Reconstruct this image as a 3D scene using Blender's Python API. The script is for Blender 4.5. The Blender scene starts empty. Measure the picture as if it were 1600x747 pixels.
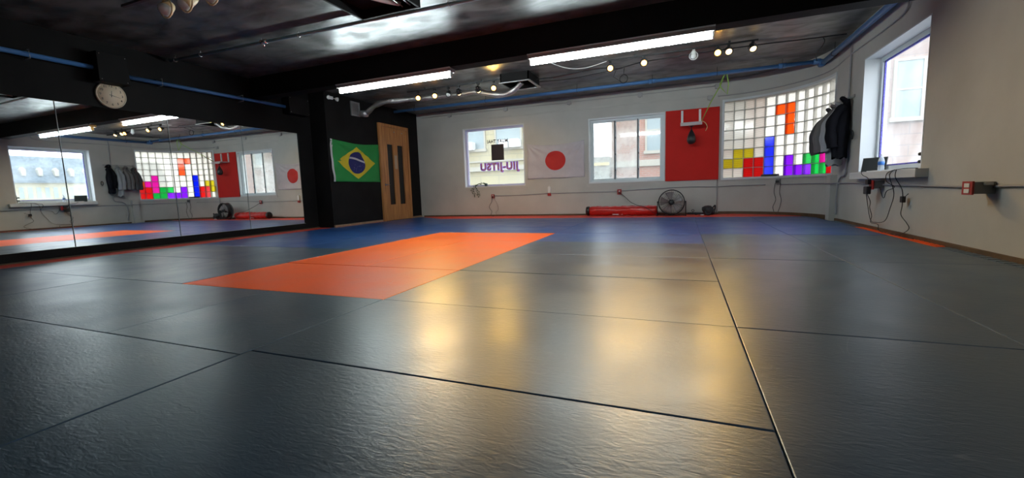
import bpy, math, random
from math import sin, cos, pi, radians
from mathutils import Vector, Matrix
random.seed(7)
S = bpy.context.scene
COL = S.collection

# ------------------------------------------------------------------ camera, sky, exposure
YAW, PIT, ROL = .381411, .114449, -.033420
fw = Vector((-sin(YAW)*cos(PIT), cos(YAW)*cos(PIT), -sin(PIT)))
r0 = Vector((cos(YAW), sin(YAW), 0)); u0 = r0.cross(fw)
rr = cos(ROL)*r0 + sin(ROL)*u0; uu = -sin(ROL)*r0 + cos(ROL)*u0
cd = bpy.data.cameras.new('camera'); cam = bpy.data.objects.new('camera', cd); COL.objects.link(cam)
M = Matrix((rr, uu, -fw)).transposed().to_4x4(); M.translation = Vector((-.2425, -2.1422, .66103))
cam.matrix_world = M
cd.sensor_fit = 'HORIZONTAL'; cd.sensor_width = 36; cd.lens = 663.05/1600*36; cd.clip_start = .02; cd.clip_end = 300
S.camera = cam
vs = S.view_settings
S.display_settings.display_device = 'sRGB'
vs.view_transform = 'Standard'; vs.look = 'None'; vs.gamma = 1; vs.use_curve_mapping = False
vs.exposure = 1.62
SKY = 1.95
TUBE = 37.0
SPOT = 42.0
w = bpy.data.worlds.new('overcast_sky'); S.world = w; w.use_nodes = True
nt = w.node_tree; bg = nt.nodes['Background']
tc = nt.nodes.new('ShaderNodeTexCoord'); sp = nt.nodes.new('ShaderNodeSeparateXYZ'); rp = nt.nodes.new('ShaderNodeValToRGB')
nt.links.new(tc.outputs['Generated'], sp.inputs[0]); nt.links.new(sp.outputs['Z'], rp.inputs[0]); nt.links.new(rp.outputs[0], bg.inputs[0])
rp.color_ramp.elements[0].position = 0; rp.color_ramp.elements[0].color = (.86, .90, .95, 1)
rp.color_ramp.elements[1].position = .7; rp.color_ramp.elements[1].color = (.74, .85, 1, 1)
bg.inputs[1].default_value = SKY
S.cycles.use_denoising = True
S.cycles.max_bounces = 8; S.cycles.diffuse_bounces = 5; S.cycles.glossy_bounces = 4; S.cycles.transparent_max_bounces = 12
S.cycles.sample_clamp_indirect = 6
S.cycles.caustics_reflective = False; S.cycles.caustics_refractive = False

# ------------------------------------------------------------------ materials
def lin(r, g, b):
    f = lambda c: (c/255/12.92 if c/255 <= .04045 else ((c/255+.055)/1.055)**2.4)
    return (f(r), f(g), f(b), 1)
def mat(name, c, rough=.6, metal=0, noise=0, scale=8, bump=0, bscale=None, spec=.5, rnoise=0, trans=0, stretch=None, coat=0):
    m = bpy.data.materials.new(name); m.use_nodes = True
    n = m.node_tree; b = n.nodes['Principled BSDF']
    c = tuple(c)+((1,) if len(c) == 3 else ())
    b.inputs['Base Color'].default_value = c; b.inputs['Roughness'].default_value = rough; b.inputs['Metallic'].default_value = metal
    b.inputs['Specular IOR Level'].default_value = spec; b.inputs['Coat Weight'].default_value = coat; b.inputs['Coat Roughness'].default_value = rough; b.inputs['Coat IOR'].default_value = 1.42
    if noise or bump or rnoise:
        t = n.nodes.new('ShaderNodeTexCoord'); mp = n.nodes.new('ShaderNodeMapping'); n.links.new(t.outputs['Object'], mp.inputs[0])
        if stretch: mp.inputs['Scale'].default_value = stretch
    if noise or rnoise:
        nz = n.nodes.new('ShaderNodeTexNoise'); nz.inputs['Scale'].default_value = scale; nz.inputs['Detail'].default_value = 6
        n.links.new(mp.outputs[0], nz.inputs[0])
    if noise:
        r = n.nodes.new('ShaderNodeValToRGB'); r.color_ramp.elements[0].position = .3; r.color_ramp.elements[1].position = .7
        r.color_ramp.elements[0].color = tuple(x*(1-noise) for x in c[:3])+(1,)
        r.color_ramp.elements[1].color = tuple(min(1, x*(1+noise)) for x in c[:3])+(1,)
        n.links.new(nz.outputs[0], r.inputs[0]); n.links.new(r.outputs[0], b.inputs['Base Color'])
    if rnoise:
        mr = n.nodes.new('ShaderNodeMapRange'); mr.inputs['From Min'].default_value = .3; mr.inputs['From Max'].default_value = .7
        mr.inputs['To Min'].default_value = max(.03, rough-rnoise); mr.inputs['To Max'].default_value = min(1, rough+rnoise)
        n.links.new(nz.outputs[0], mr.inputs[0]); n.links.new(mr.outputs[0], b.inputs['Roughness'])
        if coat:
            n.links.new(mr.outputs[0], b.inputs['Coat Roughness'])
            n2 = n.nodes.new('ShaderNodeTexNoise'); n2.inputs['Scale'].default_value = 2.4; n2.inputs['Detail'].default_value = 7; n2.inputs['Distortion'].default_value = 1.0
            m2 = n.nodes.new('ShaderNodeMapRange'); m2.inputs['From Min'].default_value = .38; m2.inputs['From Max'].default_value = .60; m2.inputs['To Min'].default_value = .12; m2.inputs['To Max'].default_value = coat
            n.links.new(mp.outputs[0], n2.inputs[0]); n.links.new(n2.outputs[0], m2.inputs[0]); n.links.new(m2.outputs[0], b.inputs['Coat Weight'])
    if bump:
        nb = n.nodes.new('ShaderNodeTexNoise'); nb.inputs['Scale'].default_value = bscale or scale*4; nb.inputs['Detail'].default_value = 5
        n.links.new(mp.outputs[0], nb.inputs[0])
        bp = n.nodes.new('ShaderNodeBump'); bp.inputs['Strength'].default_value = bump; bp.inputs['Distance'].default_value = .01
        n.links.new(nb.outputs[0], bp.inputs['Height']); n.links.new(bp.outputs[0], b.inputs['Normal'])
    return m
def emit(name, c, s):
    m = bpy.data.materials.new(name); m.use_nodes = True; n = m.node_tree
    b = n.nodes['Principled BSDF']; b.inputs['Base Color'].default_value = (.8, .8, .8, 1)
    b.inputs['Emission Color'].default_value = c; b.inputs['Emission Strength'].default_value = s
    return m
def glass(name, tint=(1, 1, 1, 1), gl=.06, rough=.02):
    m = bpy.data.materials.new(name); m.use_nodes = True; n = m.node_tree; n.nodes.clear()
    o = n.nodes.new('ShaderNodeOutputMaterial'); t = n.nodes.new('ShaderNodeBsdfTransparent'); g = n.nodes.new('ShaderNodeBsdfGlossy')
    x = n.nodes.new('ShaderNodeMixShader'); x.inputs[0].default_value = gl; t.inputs[0].default_value = tint; g.inputs['Roughness'].default_value = rough
    n.links.new(t.outputs[0], x.inputs[1]); n.links.new(g.outputs[0], x.inputs[2]); n.links.new(x.outputs[0], o.inputs[0]); return m
def block_glass(name, c, tr=.45):
    # pressed ribbed glass: part see-through, part diffusing
    m = bpy.data.materials.new(name); m.use_nodes = True; n = m.node_tree; n.nodes.clear()
    o = n.nodes.new('ShaderNodeOutputMaterial'); t = n.nodes.new('ShaderNodeBsdfTransparent'); d = n.nodes.new('ShaderNodeBsdfTranslucent')
    x = n.nodes.new('ShaderNodeMixShader'); t.inputs[0].default_value = c; d.inputs[0].default_value = c
    tc = n.nodes.new('ShaderNodeTexCoord'); wv = n.nodes.new('ShaderNodeTexWave'); wv.bands_direction = 'Z'; wv.inputs['Scale'].default_value = 16
    wv.inputs['Distortion'].default_value = .4
    mr = n.nodes.new('ShaderNodeMapRange'); mr.inputs['To Min'].default_value = 1-tr-.22; mr.inputs['To Max'].default_value = min(1, 1-tr+.22)
    n.links.new(tc.outputs['Object'], wv.inputs[0]); n.links.new(wv.outputs[1], mr.inputs[0]); n.links.new(mr.outputs[0], x.inputs[0])
    g = n.nodes.new('ShaderNodeBsdfGlossy'); g.inputs['Roughness'].default_value = .12; y = n.nodes.new('ShaderNodeMixShader'); y.inputs[0].default_value = .05
    n.links.new(t.outputs[0], x.inputs[1]); n.links.new(d.outputs[0], x.inputs[2]); n.links.new(x.outputs[0], y.inputs[1]); n.links.new(g.outputs[0], y.inputs[2])
    n.links.new(y.outputs[0], o.inputs[0]); return m

W_PAINT = mat('white_wall_paint', (.49, .468, .425), .75, noise=.10, scale=1.3, bump=.25, bscale=9)
W_BACK = mat('grey_wall_paint', (.22, .21, .20), .8, noise=.08, scale=1.2)
TRIMW = mat('white_trim_paint', (.66, .68, .68), .45, noise=.03, scale=3)
VINYL = mat('white_window_vinyl', (.62, .67, .68), .4)
BLK = mat('black_wall_paint', (.009, .0082, .008), .62, noise=.35, scale=2, bump=.15, bscale=14, spec=.12)
BLKC = mat('black_ceiling_paint', (.085, .086, .080), .45, noise=.8, scale=2.6, bump=.3, bscale=3.2, rnoise=.12, spec=.4, coat=1, stretch=(1.0, 1.9, 1))
BLKB = mat('black_beam_paint', (.008, .007, .007), .65, noise=.2, scale=2, spec=.15)
WOODB = mat('brown_board_wood', (.10, .055, .025), .6, noise=.3, scale=6)
WOODF = mat('subfloor_wood', (.12, .065, .035), .6, noise=.3, scale=4, stretch=(1, .2, 1))
def mat_vinyl(name, c, rough=.33, noise=.12, spec=.55):
    m = mat(name, c, rough, noise=noise, scale=2.2, rnoise=.05, spec=spec)
    n = m.node_tree; b = n.nodes['Principled BSDF']
    t = n.nodes.new('ShaderNodeNewGeometry')
    a = n.nodes.new('ShaderNodeTexNoise'); a.inputs['Scale'].default_value = 38; a.inputs['Detail'].default_value = 7; a.inputs['Distortion'].default_value = 1.2
    mp = n.nodes.new('ShaderNodeMapping'); mp.inputs['Scale'].default_value = (.5, 1.5, 1)
    n.links.new(t.outputs['Position'], mp.inputs[0]); n.links.new(mp.outputs[0], a.inputs[0])
    f = n.nodes.new('ShaderNodeTexNoise'); f.inputs['Scale'].default_value = 1.1; f.inputs['Detail'].default_value = 2
    n.links.new(t.outputs['Position'], f.inputs[0])
    b1 = n.nodes.new('ShaderNodeBump'); b1.inputs['Strength'].default_value = .30; b1.inputs['Distance'].default_value = .004
    b2 = n.nodes.new('ShaderNodeBump'); b2.inputs['Strength'].default_value = .25; b2.inputs['Distance'].default_value = .02
    n.links.new(a.outputs[0], b1.inputs['Height']); n.links.new(f.outputs[0], b2.inputs['Height']); n.links.new(b2.outputs[0], b1.inputs['Normal'])
    n.links.new(b1.outputs[0], b.inputs['Normal'])
    # scuffs: thin pale scratch lines in the vinyl
    v = n.nodes.new('ShaderNodeTexNoise'); v.inputs['Scale'].default_value = .9; v.inputs['Detail'].default_value = 2; v.inputs['Distortion'].default_value = 2.5
    n.links.new(t.outputs['Position'], v.inputs[0])
    r = n.nodes.new('ShaderNodeValToRGB'); e = r.color_ramp.elements; e[0].position = .497; e[0].color = (0, 0, 0, 1); e[1].position = .5; e[1].color = (1, 1, 1, 1)
    e2 = e.new(.503); e2.color = (0, 0, 0, 1)
    n.links.new(v.outputs[0], r.inputs[0])
    k = n.nodes.new('ShaderNodeTexNoise'); k.inputs['Scale'].default_value = 3; k.inputs['Detail'].default_value = 1
    n.links.new(t.outputs['Position'], k.inputs[0])
    kr = n.nodes.new('ShaderNodeMapRange'); kr.inputs['From Min'].default_value = .55; kr.inputs['From Max'].default_value = .7; kr.inputs['To Max'].default_value = .22
    n.links.new(k.outputs[0], kr.inputs[0])
    mu = n.nodes.new('ShaderNodeMath'); mu.operation = 'MULTIPLY'; n.links.new(r.outputs[0], mu.inputs[0]); n.links.new(kr.outputs[0], mu.inputs[1])
    mx = n.nodes.new('ShaderNodeMixRGB'); mx.inputs[2].default_value = (.35, .38, .40, 1)
    src = b.inputs['Base Color'].links[0].from_socket
    n.links.new(mu.outputs[0], mx.inputs[0]); n.links.new(src, mx.inputs[1]); n.links.new(mx.outputs[0], b.inputs['Base Color'])
    return m
NAVY = mat_vinyl('slate_navy_mat_vinyl', (.038, .076, .126))
BLUE = mat_vinyl('blue_mat_vinyl', (.018, .072, .235))
ORNG = mat_vinyl('orange_mat_vinyl', (.95, .125, .010), .42, .06, .3)
REDM = mat_vinyl('red_mat_vinyl', (.78, .06, .035), .5, .08)
GREYS = mat('grey_blue_strip_vinyl', (.10, .14, .19), .5, noise=.1)
REDP = mat('red_pad_vinyl', (.60, .020, .014), .7, noise=.08, scale=2, spec=.2)
MIRR = mat('mirror_silver', (.90, .93, .92), .012, 1)
MEDGE = mat('mirror_edge_glass', (.45, .52, .5), .2)
PIPEB = mat('blue_pipe_paint', (.06, .17, .38), .38, noise=.1, scale=6)
PIPET = mat('teal_pipe_paint', (.32, .50, .54), .4, noise=.1, scale=6)
STEEL = mat('galvanised_steel', (.45, .45, .45), .4, .8)
CHROME = mat('chrome', (.7, .7, .7), .15, 1)
BPL = mat('black_plastic', (.012, .012, .013), .4)
BMET = mat('black_metal', (.015, .015, .016), .35, .3)
WPL = mat('white_plastic', (.72, .72, .70), .4)
CREAM = mat('cream_lamp_enamel', (.90, .68, .38), .4)
CONDW = mat('painted_conduit', (.38, .36, .35), .5)
WOOD = None
def wood(name, c1, c2, sc=(9, 9, .8)):
    m = bpy.data.materials.new(name); m.use_nodes = True; n = m.node_tree; b = n.nodes['Principled BSDF']
    t = n.nodes.new('ShaderNodeTexCoord'); mp = n.nodes.new('ShaderNodeMapping'); mp.inputs['Scale'].default_value = sc
    nz = n.nodes.new('ShaderNodeTexNoise'); nz.inputs['Scale'].default_value = 2.5; nz.inputs['Detail'].default_value = 8; nz.inputs['Distortion'].default_value = .6
    r = n.nodes.new('ShaderNodeValToRGB'); r.color_ramp.elements[0].position = .3; r.color_ramp.elements[1].position = .72
    r.color_ramp.elements[0].color = c1; r.color_ramp.elements[1].color = c2
    n.links.new(t.outputs['Object'], mp.inputs[0]); n.links.new(mp.outputs[0], nz.inputs[0]); n.links.new(nz.outputs[0], r.inputs[0]); n.links.new(r.outputs[0], b.inputs['Base Color'])
    b.inputs['Roughness'].default_value = .45; return m
WOOD = wood('honey_oak', (.33, .125, .035, 1), (.56, .25, .08, 1))
def hazy_pane(name, tint, haze, gl):
    # window pane with glare haze mixed in to lower the view's contrast
    m = glass(name, tint, gl, .05); n = m.node_tree; o = [x for x in n.nodes if x.type == 'OUTPUT_MATERIAL'][0]; src = o.inputs[0].links[0].from_socket
    d = n.nodes.new('ShaderNodeBsdfTranslucent'); d.inputs[0].default_value = (.85, .88, .86, 1); x = n.nodes.new('ShaderNodeMixShader')
    t = n.nodes.new('ShaderNodeTexCoord'); z = n.nodes.new('ShaderNodeTexNoise'); z.inputs['Scale'].default_value = 2.2; z.inputs['Detail'].default_value = 4
    r = n.nodes.new('ShaderNodeMapRange'); r.inputs['From Min'].default_value = .35; r.inputs['From Max'].default_value = .65; r.inputs['To Min'].default_value = haze*.5; r.inputs['To Max'].default_value = haze*1.5
    n.links.new(t.outputs['Object'], z.inputs[0]); n.links.new(z.outputs[0], r.inputs[0]); n.links.new(r.outputs[0], x.inputs[0])
    n.links.new(src, x.inputs[1]); n.links.new(d.outputs[0], x.inputs[2]); n.links.new(x.outputs[0], o.inputs[0]); return m
CLEAR = hazy_pane('clear_window_glass', (.97, .98, .98, 1), .09, .05)
HAZYG = hazy_pane('hazy_window_glass', (.90, .92, .91, 1), .34, .06)

# ------------------------------------------------------------------ mesh helpers
class MB:
    def __init__(s): s.v = []; s.f = []; s.sm = []
    def add(s, vs, fs, smooth=False):
        o = len(s.v); s.v += [Vector(p) for p in vs]; s.f += [tuple(i+o for i in f) for f in fs]; s.sm += [smooth]*len(fs); return s
    def box(s, a, b, bev=0):
        x0, y0, z0 = [min(p, q) for p, q in zip(a, b)]; x1, y1, z1 = [max(p, q) for p, q in zip(a, b)]
        if bev:
            e = min(bev, (x1-x0)/2.01, (y1-y0)/2.01, (z1-z0)/2.01); import bmesh
            bm = bmesh.new(); bmesh.ops.create_cube(bm, size=1)
            for v in bm.verts: v.co = Vector(((x0+x1)/2+v.co.x*(x1-x0), (y0+y1)/2+v.co.y*(y1-y0), (z0+z1)/2+v.co.z*(z1-z0)))
            bmesh.ops.bevel(bm, geom=bm.edges[:], offset=e, segments=2, profile=.5, affect='EDGES')
            bm.verts.ensure_lookup_table(); bm.verts.index_update()
            s.add([v.co.copy() for v in bm.verts], [[v.index for v in f.verts] for f in bm.faces]); bm.free(); return s
        vs = [(x0,y0,z0),(x1,y0,z0),(x1,y1,z0),(x0,y1,z0),(x0,y0,z1),(x1,y0,z1),(x1,y1,z1),(x0,y1,z1)]
        return s.add(vs, [(0,3,2,1),(4,5,6,7),(0,1,5,4),(1,2,6,5),(2,3,7,6),(3,0,4,7)])
    def tube(s, pts, r, seg=10, cap=True, rs=None):
        pts = [Vector(p) for p in pts]; n = len(pts); vs = []; up = None
        for i, p in enumerate(pts):
            d = (pts[min(i+1, n-1)]-pts[max(i-1, 0)]).normalized()
            if up is None:
                up = Vector((0, 0, 1)) if abs(d.z) < .9 else Vector((1, 0, 0))
            a = d.cross(up); a.normalize(); b = a.cross(d); up = b
            q = rs[i] if rs else r
            vs += [p+q*(cos(2*pi*k/seg)*a+sin(2*pi*k/seg)*b) for k in range(seg)]
        fs = [(i*seg+k, i*seg+(k+1) % seg, (i+1)*seg+(k+1) % seg, (i+1)*seg+k) for i in range(n-1) for k in range(seg)]
        if cap: fs += [tuple(range(seg-1, -1, -1)), tuple((n-1)*seg+k for k in range(seg))]
        return s.add(vs, fs, True)
    def lathe(s, prof, o, axis=(0, 0, 1), seg=24, cap=True):
        ax = Vector(axis).normalized(); t = Vector((1, 0, 0)) if abs(ax.x) < .9 else Vector((0, 1, 0))
        a = ax.cross(t).normalized(); b = ax.cross(a); o = Vector(o); vs = []
        for r, h in prof: vs += [o+ax*h+r*(cos(2*pi*k/seg)*a+sin(2*pi*k/seg)*b) for k in range(seg)]
        n = len(prof)
        fs = [(i*seg+k, i*seg+(k+1) % seg, (i+1)*seg+(k+1) % seg, (i+1)*seg+k) for i in range(n-1) for k in range(seg)]
        if cap: fs += [tuple(range(seg-1, -1, -1)), tuple((n-1)*seg+k for k in range(seg))]
        return s.add(vs, fs, True)
    def prism(s, poly, z0, z1):
        n = len(poly)
        vs = [(x, y, z0) for x, y in poly]+[(x, y, z1) for x, y in poly]
        return s.add(vs, [tuple(range(n-1, -1, -1)), tuple(range(n, 2*n))]+[(i, (i+1) % n, n+(i+1) % n, n+i) for i in range(n)])
    def torus(s, c, R, r, axis=(0, 0, 1), seg=28, a0=0, a1=2*pi):
        ax = Vector(axis).normalized(); t = Vector((1, 0, 0)) if abs(ax.x) < .9 else Vector((0, 1, 0))
        a = ax.cross(t).normalized(); b = ax.cross(a); c = Vector(c)
        return s.tube([c+R*(cos(a0+(a1-a0)*k/seg)*a+sin(a0+(a1-a0)*k/seg)*b) for k in range(seg+1)], r, 8, a1-a0 < 6.2)
    def surf(s, f, nu, nv, thick=None):
        vs = [f(i/nu, j/nv) for j in range(nv+1) for i in range(nu+1)]
        fs = [(j*(nu+1)+i, j*(nu+1)+i+1, (j+1)*(nu+1)+i+1, (j+1)*(nu+1)+i) for j in range(nv) for i in range(nu)]
        if thick is None: return s.add(vs, fs, True)
        t = Vector(thick); N = len(vs); vs2 = [Vector(v)+t for v in vs]
        fs2 = [tuple(i+N for i in reversed(f_)) for f_ in fs]
        rim = [i for i in range(nu+1)]+[(j)*(nu+1)+nu for j in range(1, nv+1)]+[nv*(nu+1)+i for i in range(nu-1, -1, -1)]+[j*(nu+1) for j in range(nv-1, 0, -1)]
        fr = [(rim[k], rim[k-1], rim[k-1]+N, rim[k]+N) for k in range(len(rim))]
        return s.add(vs+vs2, fs+fs2+fr, True)
    def build(s, name, m, parent=None, origin=None):
        me = bpy.data.meshes.new(name)
        if parent is not None:
            o0 = Vector((0, 0, 0)); q = parent
            while q is not None: o0 += q.location; q = q.parent
        xs = [v.x for v in s.v]; ys = [v.y for v in s.v]; zs = [v.z for v in s.v]
        org = Vector(origin) if origin else Vector(((min(xs)+max(xs))/2, (min(ys)+max(ys))/2, min(zs)))
        me.from_pydata([v-org for v in s.v], [], s.f); me.update()
        for p, q in zip(me.polygons, s.sm): p.use_smooth = q
        ob = bpy.data.objects.new(name, me); COL.objects.link(ob)
        for mm in (m if isinstance(m, (list, tuple)) else [m]): me.materials.append(mm)
        ob.location = org - (o0 if parent is not None else Vector((0, 0, 0)))
        if parent is not None: ob.parent = parent
        return ob
def tag(o, label, cat, group=None):
    o['label'] = label; o['category'] = cat
    if group: o['group'] = group
    return o
def thing(name, loc, label, cat, group=None):
    o = bpy.data.objects.new(name, None); o.empty_display_size = .1; COL.objects.link(o); o.location = loc
    return tag(o, label, cat, group)
def struct(o): o['kind'] = 'structure'; return o
def sempty(name, loc):
    o = bpy.data.objects.new(name, None); o.empty_display_size = .1; COL.objects.link(o); o.location = loc; return struct(o)
def smooth_path(pts, n=6):
    P = [Vector(p) for p in pts]; out = []
    for i in range(len(P)-1):
        a, b, c, d = P[max(i-1, 0)], P[i], P[i+1], P[min(i+2, len(P)-1)]
        for k in range(n):
            t = k/n
            out.append(.5*((2*b)+(-a+c)*t+(2*a-5*b+4*c-d)*t*t+(-a+3*b-3*c+d)*t**3))
    out.append(P[-1]); return out

# ------------------------------------------------------------------ room shell
H = 2.82; XR = 2.1; XL = -7.5; XB = -7.08; YF = 8.1; YB = -6.0; TH = .28
ARC = (.5, 6.5); RI = 1.6
arc = lambda R, a: (ARC[0]+R*cos(radians(a)), ARC[1]+R*sin(radians(a)))
poly = [(XL-TH, YB-TH), (XR+TH, YB-TH), (XR+TH, 6.5)]+[arc(RI+TH, a) for a in range(5, 90, 5)]+[(.5, YF+TH), (XL-TH, YF+TH)]
struct(MB().prism(poly, -.14, -.04).build('floor', WOODF))
struct(MB().prism(poly, H, H+.12).build('ceiling', BLKC))
struct(MB().box((XL, 3.5, 2.47), (XR, 3.72, H)).build('trim_1', BLKB)).__setitem__('label', 'black beam crossing under the ceiling')
struct(MB().box((XL-.2, YB, -.14), (XL, 4.8, H)).build('wall_left', BLK))
struct(MB().box((XL-.2, 4.8, -.14), (XB, YF, H)).build('wall_door', BLK))
struct(MB().box((XL-.2, YB-.2, -.14), (XR+TH, YB, H)).build('wall_back', W_BACK))
def wall_y(x0, x1, holes):
    m = MB(); cx = x0
    for a, b, z0, z1 in holes:
        m.box((cx, YF, -.14), (a, YF+TH, H)); m.box((a, YF, -.14), (b, YF+TH, z0)); m.box((a, YF, z1), (b, YF+TH, H)); cx = b
    m.box((cx, YF, -.14), (x1, YF+TH, H)); return m
W1 = (-5.66, -3.93, .765, 2.31); W2 = (-2.31, -.60, .755, 2.27)
struct(wall_y(XB-.3, .5, [W1, W2]).build('wall_far', W_PAINT))
W3 = (3.66, 5.38, .745, 2.305)
W5 = (-5.0, -2.6, .745, 2.305)
m = MB().box((XR, W3[1], -.14), (XR+TH, 6.5, H)); m.box((XR, W5[1], -.14), (XR+TH, W3[0], H)); m.box((XR, YB, -.14), (XR+TH, W5[0], H))
m.box((XR, W5[0], -.14), (XR+TH, W5[1], W5[2])); m.box((XR, W5[0], W5[3]), (XR+TH, W5[1], H))
m.box((XR, W3[0], -.14), (XR+TH, W3[1], W3[2])); m.box((XR, W3[0], W3[3]), (XR+TH, W3[1], H))
struct(m.build('wall_right', W_PAINT))
A0, A1, ZB0, ZB1 = 1.0, 88.6, .755, 2.405
def arcslab(m, R0, R1, a0, a1, z0, z1, step=3):
    n = max(1, int(round((a1-a0)/step))); vs = []
    for i in range(n+1):
        a = a0+(a1-a0)*i/n
        for R in (R0, R1):
            x, y = arc(R, a)
            vs += [(x, y, z0), (x, y, z1)]
    fs = [(0, 1, 3, 2), (4*n, 4*n+2, 4*n+3, 4*n+1)]
    for i in range(n):
        o = 4*i
        fs += [(o, o+4, o+5, o+1), (o+2, o+3, o+7, o+6), (o+1, o+5, o+7, o+3), (o, o+2, o+6, o+4)]
    return m.add(vs, fs)
m = MB(); arcslab(m, RI, RI+TH, 0, 90, -.14, ZB0); arcslab(m, RI, RI+TH, 0, 90, ZB1, H); arcslab(m, RI, RI+TH, 0, A0, ZB0, ZB1); arcslab(m, RI, RI+TH, A1, 90, ZB0, ZB1)
m.box((2.01, 6.26, -.05), (2.11, 6.44, ZB0-.02))
struct(m.build('wall_corner', W_PAINT))
# skirting boards of bare brown wood, just showing above the mats
struct(MB().box((2.07, YB, -.04), (2.10, 6.2, .035)).build('baseboard_right', WOODB))
m = MB(); arcslab(m, RI-.03, RI, 3, 90, -.04, .055); struct(m.build('baseboard_corner', WOODB))
struct(MB().box((-6.98, 8.065, -.04), (.5, 8.1, .035)).build('baseboard_far', WOODB))
struct(MB().box((XL, YB, -.04), (XL+.035, 4.8, .012)).build('baseboard_left', WOODB))
struct(MB().box((XB, 4.8, -.04), (XB+.03, 6.38, .045)).box((XB, 7.64, -.04), (XB+.03, 8.07, .04)).build('baseboard_door', wood('pale_board', (.25, .15, .09, 1), (.38, .24, .15, 1))))
# picture-rail step near the top of the far wall and a sill line under the windows
struct(MB().box((-7.0, 8.085, 2.50), (.5, 8.1, 2.54)).build('trim_2', W_PAINT))

# ------------------------------------------------------------------ windows of the far wall
def frame_y(m, a, b, z0, z1, y0, y1, t):
    m.box((a, y0, z0), (a+t, y1, z1)); m.box((b-t, y0, z0), (b, y1, z1)); m.box((a+t, y0, z0), (b-t, y1, z0+t)); m.box((a+t, y0, z1-t), (b-t, y1, z1)); return m
def film(name, c):
    m = bpy.data.materials.new(name); m.use_nodes = True; n = m.node_tree; n.nodes.clear()
    o = n.nodes.new('ShaderNodeOutputMaterial'); t = n.nodes.new('ShaderNodeBsdfTranslucent'); d = n.nodes.new('ShaderNodeBsdfDiffuse'); x = n.nodes.new('ShaderNodeAddShader')
    t.inputs[0].default_value = c; d.inputs[0].default_value = c; n.links.new(t.outputs[0], x.inputs[0]); n.links.new(d.outputs[0], x.inputs[1]); n.links.new(x.outputs[0], o.inputs[0]); return m
LAV = mat('lavender_frame_vinyl', (.48, .48, .68), .4)
BRN = film('bronze_lettering', (.42, .24, .20, 1)); PUR = film('purple_lettering_edge', (.20, .09, .46, 1)); DARKV = mat('dark_window_film', (.03, .018, .022), .4)
# window_1: fixed pane with lettering
e = sempty('window_1', (-4.795, 8.1, .765))
m = MB(); t = .02
m.box((W1[0], YF-.004, W1[2]), (W1[0]+t, YF+TH, W1[3])).box((W1[1]-t, YF-.004, W1[2]), (W1[1], YF+TH, W1[3])).box((W1[0]+t, YF-.004, W1[3]-t), (W1[1]-t, YF+TH, W1[3]))
m.build('window_lining', TRIMW, e)
m = MB(); frame_y(m, W1[0]+t, W1[1]-t, W1[2]+t, W1[3]-t, 8.20, 8.26, .045); m.build('window_frame', LAV, e)
MB().box((W1[0]-.0, YF-.015, W1[2]-.0), (W1[1], YF+TH, W1[2]+t)).build('window_sill', TRIMW, e)
MB().box((W1[0]+.06, 8.228, W1[2]+.06), (W1[1]-.06, 8.234, W1[3]-.06)).build('window_glass', CLEAR, e)
MB().box((W1[0]-.03, YF-.012, W1[2]-.085), (W1[1]+.03, YF, W1[2]-.002)).build('window_apron', W_PAINT, e)
def text(name, s, size, loc, m, parent, rot=(pi/2, 0, pi), ext=.0015, off=0, width=None):
    c = bpy.data.curves.new(name, 'FONT'); c.body = s; c.size = size; c.extrude = ext; c.offset = off; c.align_x = 'CENTER'; c.align_y = 'CENTER'; c.resolution_u = 4; c.space_character = 1.12
    tmp = bpy.data.objects.new(name, c); COL.objects.link(tmp); bpy.context.view_layer.update()
    me = bpy.data.meshes.new_from_object(tmp, depsgraph=bpy.context.evaluated_depsgraph_get()); bpy.data.objects.remove(tmp); me.name = name
    xs = [v.co.x for v in me.vertices]; k = width/(max(xs)-min(xs)) if width else 1
    for v in me.vertices: v.co.x *= k
    ob = bpy.data.objects.new(name, me); COL.objects.link(ob); me.materials.clear(); me.materials.append(m)
    q = parent; o0 = Vector((0, 0, 0))
    while q is not None: o0 += q.location; q = q.parent
    ob.location = Vector(loc)-o0; ob.rotation_euler = rot; ob.parent = parent; return ob
text('lettering', 'JIU-JITSU', .25, (-4.70, 8.222, 1.285), BRN, e, off=.004, width=1.08)
text('lettering_outline', 'JIU-JITSU', .25, (-4.70, 8.226, 1.285), PUR, e, off=.017, width=1.12)
text('lettering', 'MUAY THAI', .125, (-4.72, 8.222, 1.94), DARKV, e, off=.004, width=.58)
MB().box((-4.90, 8.221, 1.455), (-4.545, 8.225, 1.865)).build('dark_film_square', DARKV, e)
# window_2: sliding window of three panes
e = sempty('window_2', (-1.455, 8.1, .755))
m = MB(); frame_y(m, W2[0], W2[1], W2[2], W2[3], YF-.012, YF+TH, .035); m.build('window_lining', TRIMW, e)
m = MB(); frame_y(m, W2[0]+.035, W2[1]-.035, W2[2]+.035, W2[3]-.035, 8.17, 8.27, .045); m.build('window_frame', VINYL, e)
cuts = [-2.23, -1.705, -1.185, -.68]
for i in range(3):
    s = e
    m = MB(); frame_y(m, cuts[i]+.002, cuts[i+1]-.002, W2[2]+.08, W2[3]-.08, 8.195+.01*(i % 2), 8.225+.01*(i % 2), .022)
    sash = m.build('sash', VINYL, e)
    MB().box((cuts[i]+.02, 8.208+.01*(i % 2), W2[2]+.1), (cuts[i+1]-.02, 8.212+.01*(i % 2), W2[3]-.1)).build('window_glass', HAZYG if i < 2 else CLEAR, sash)
m = MB()
for x in cuts[1:3]:
    m.box((x-.018, 8.185, W2[2]+.08), (x+.006, 8.196, W2[3]-.08))
    for z in (1.05, 1.42, 1.80): m.box((x+.004, 8.182, z-.02), (x+.018, 8.2, z+.02))
m.build('sash_rail', mat('dark_sash_gap', (.06, .06, .07), .5), e)  # dark strips with small tabs along the joints between sashes
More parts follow.
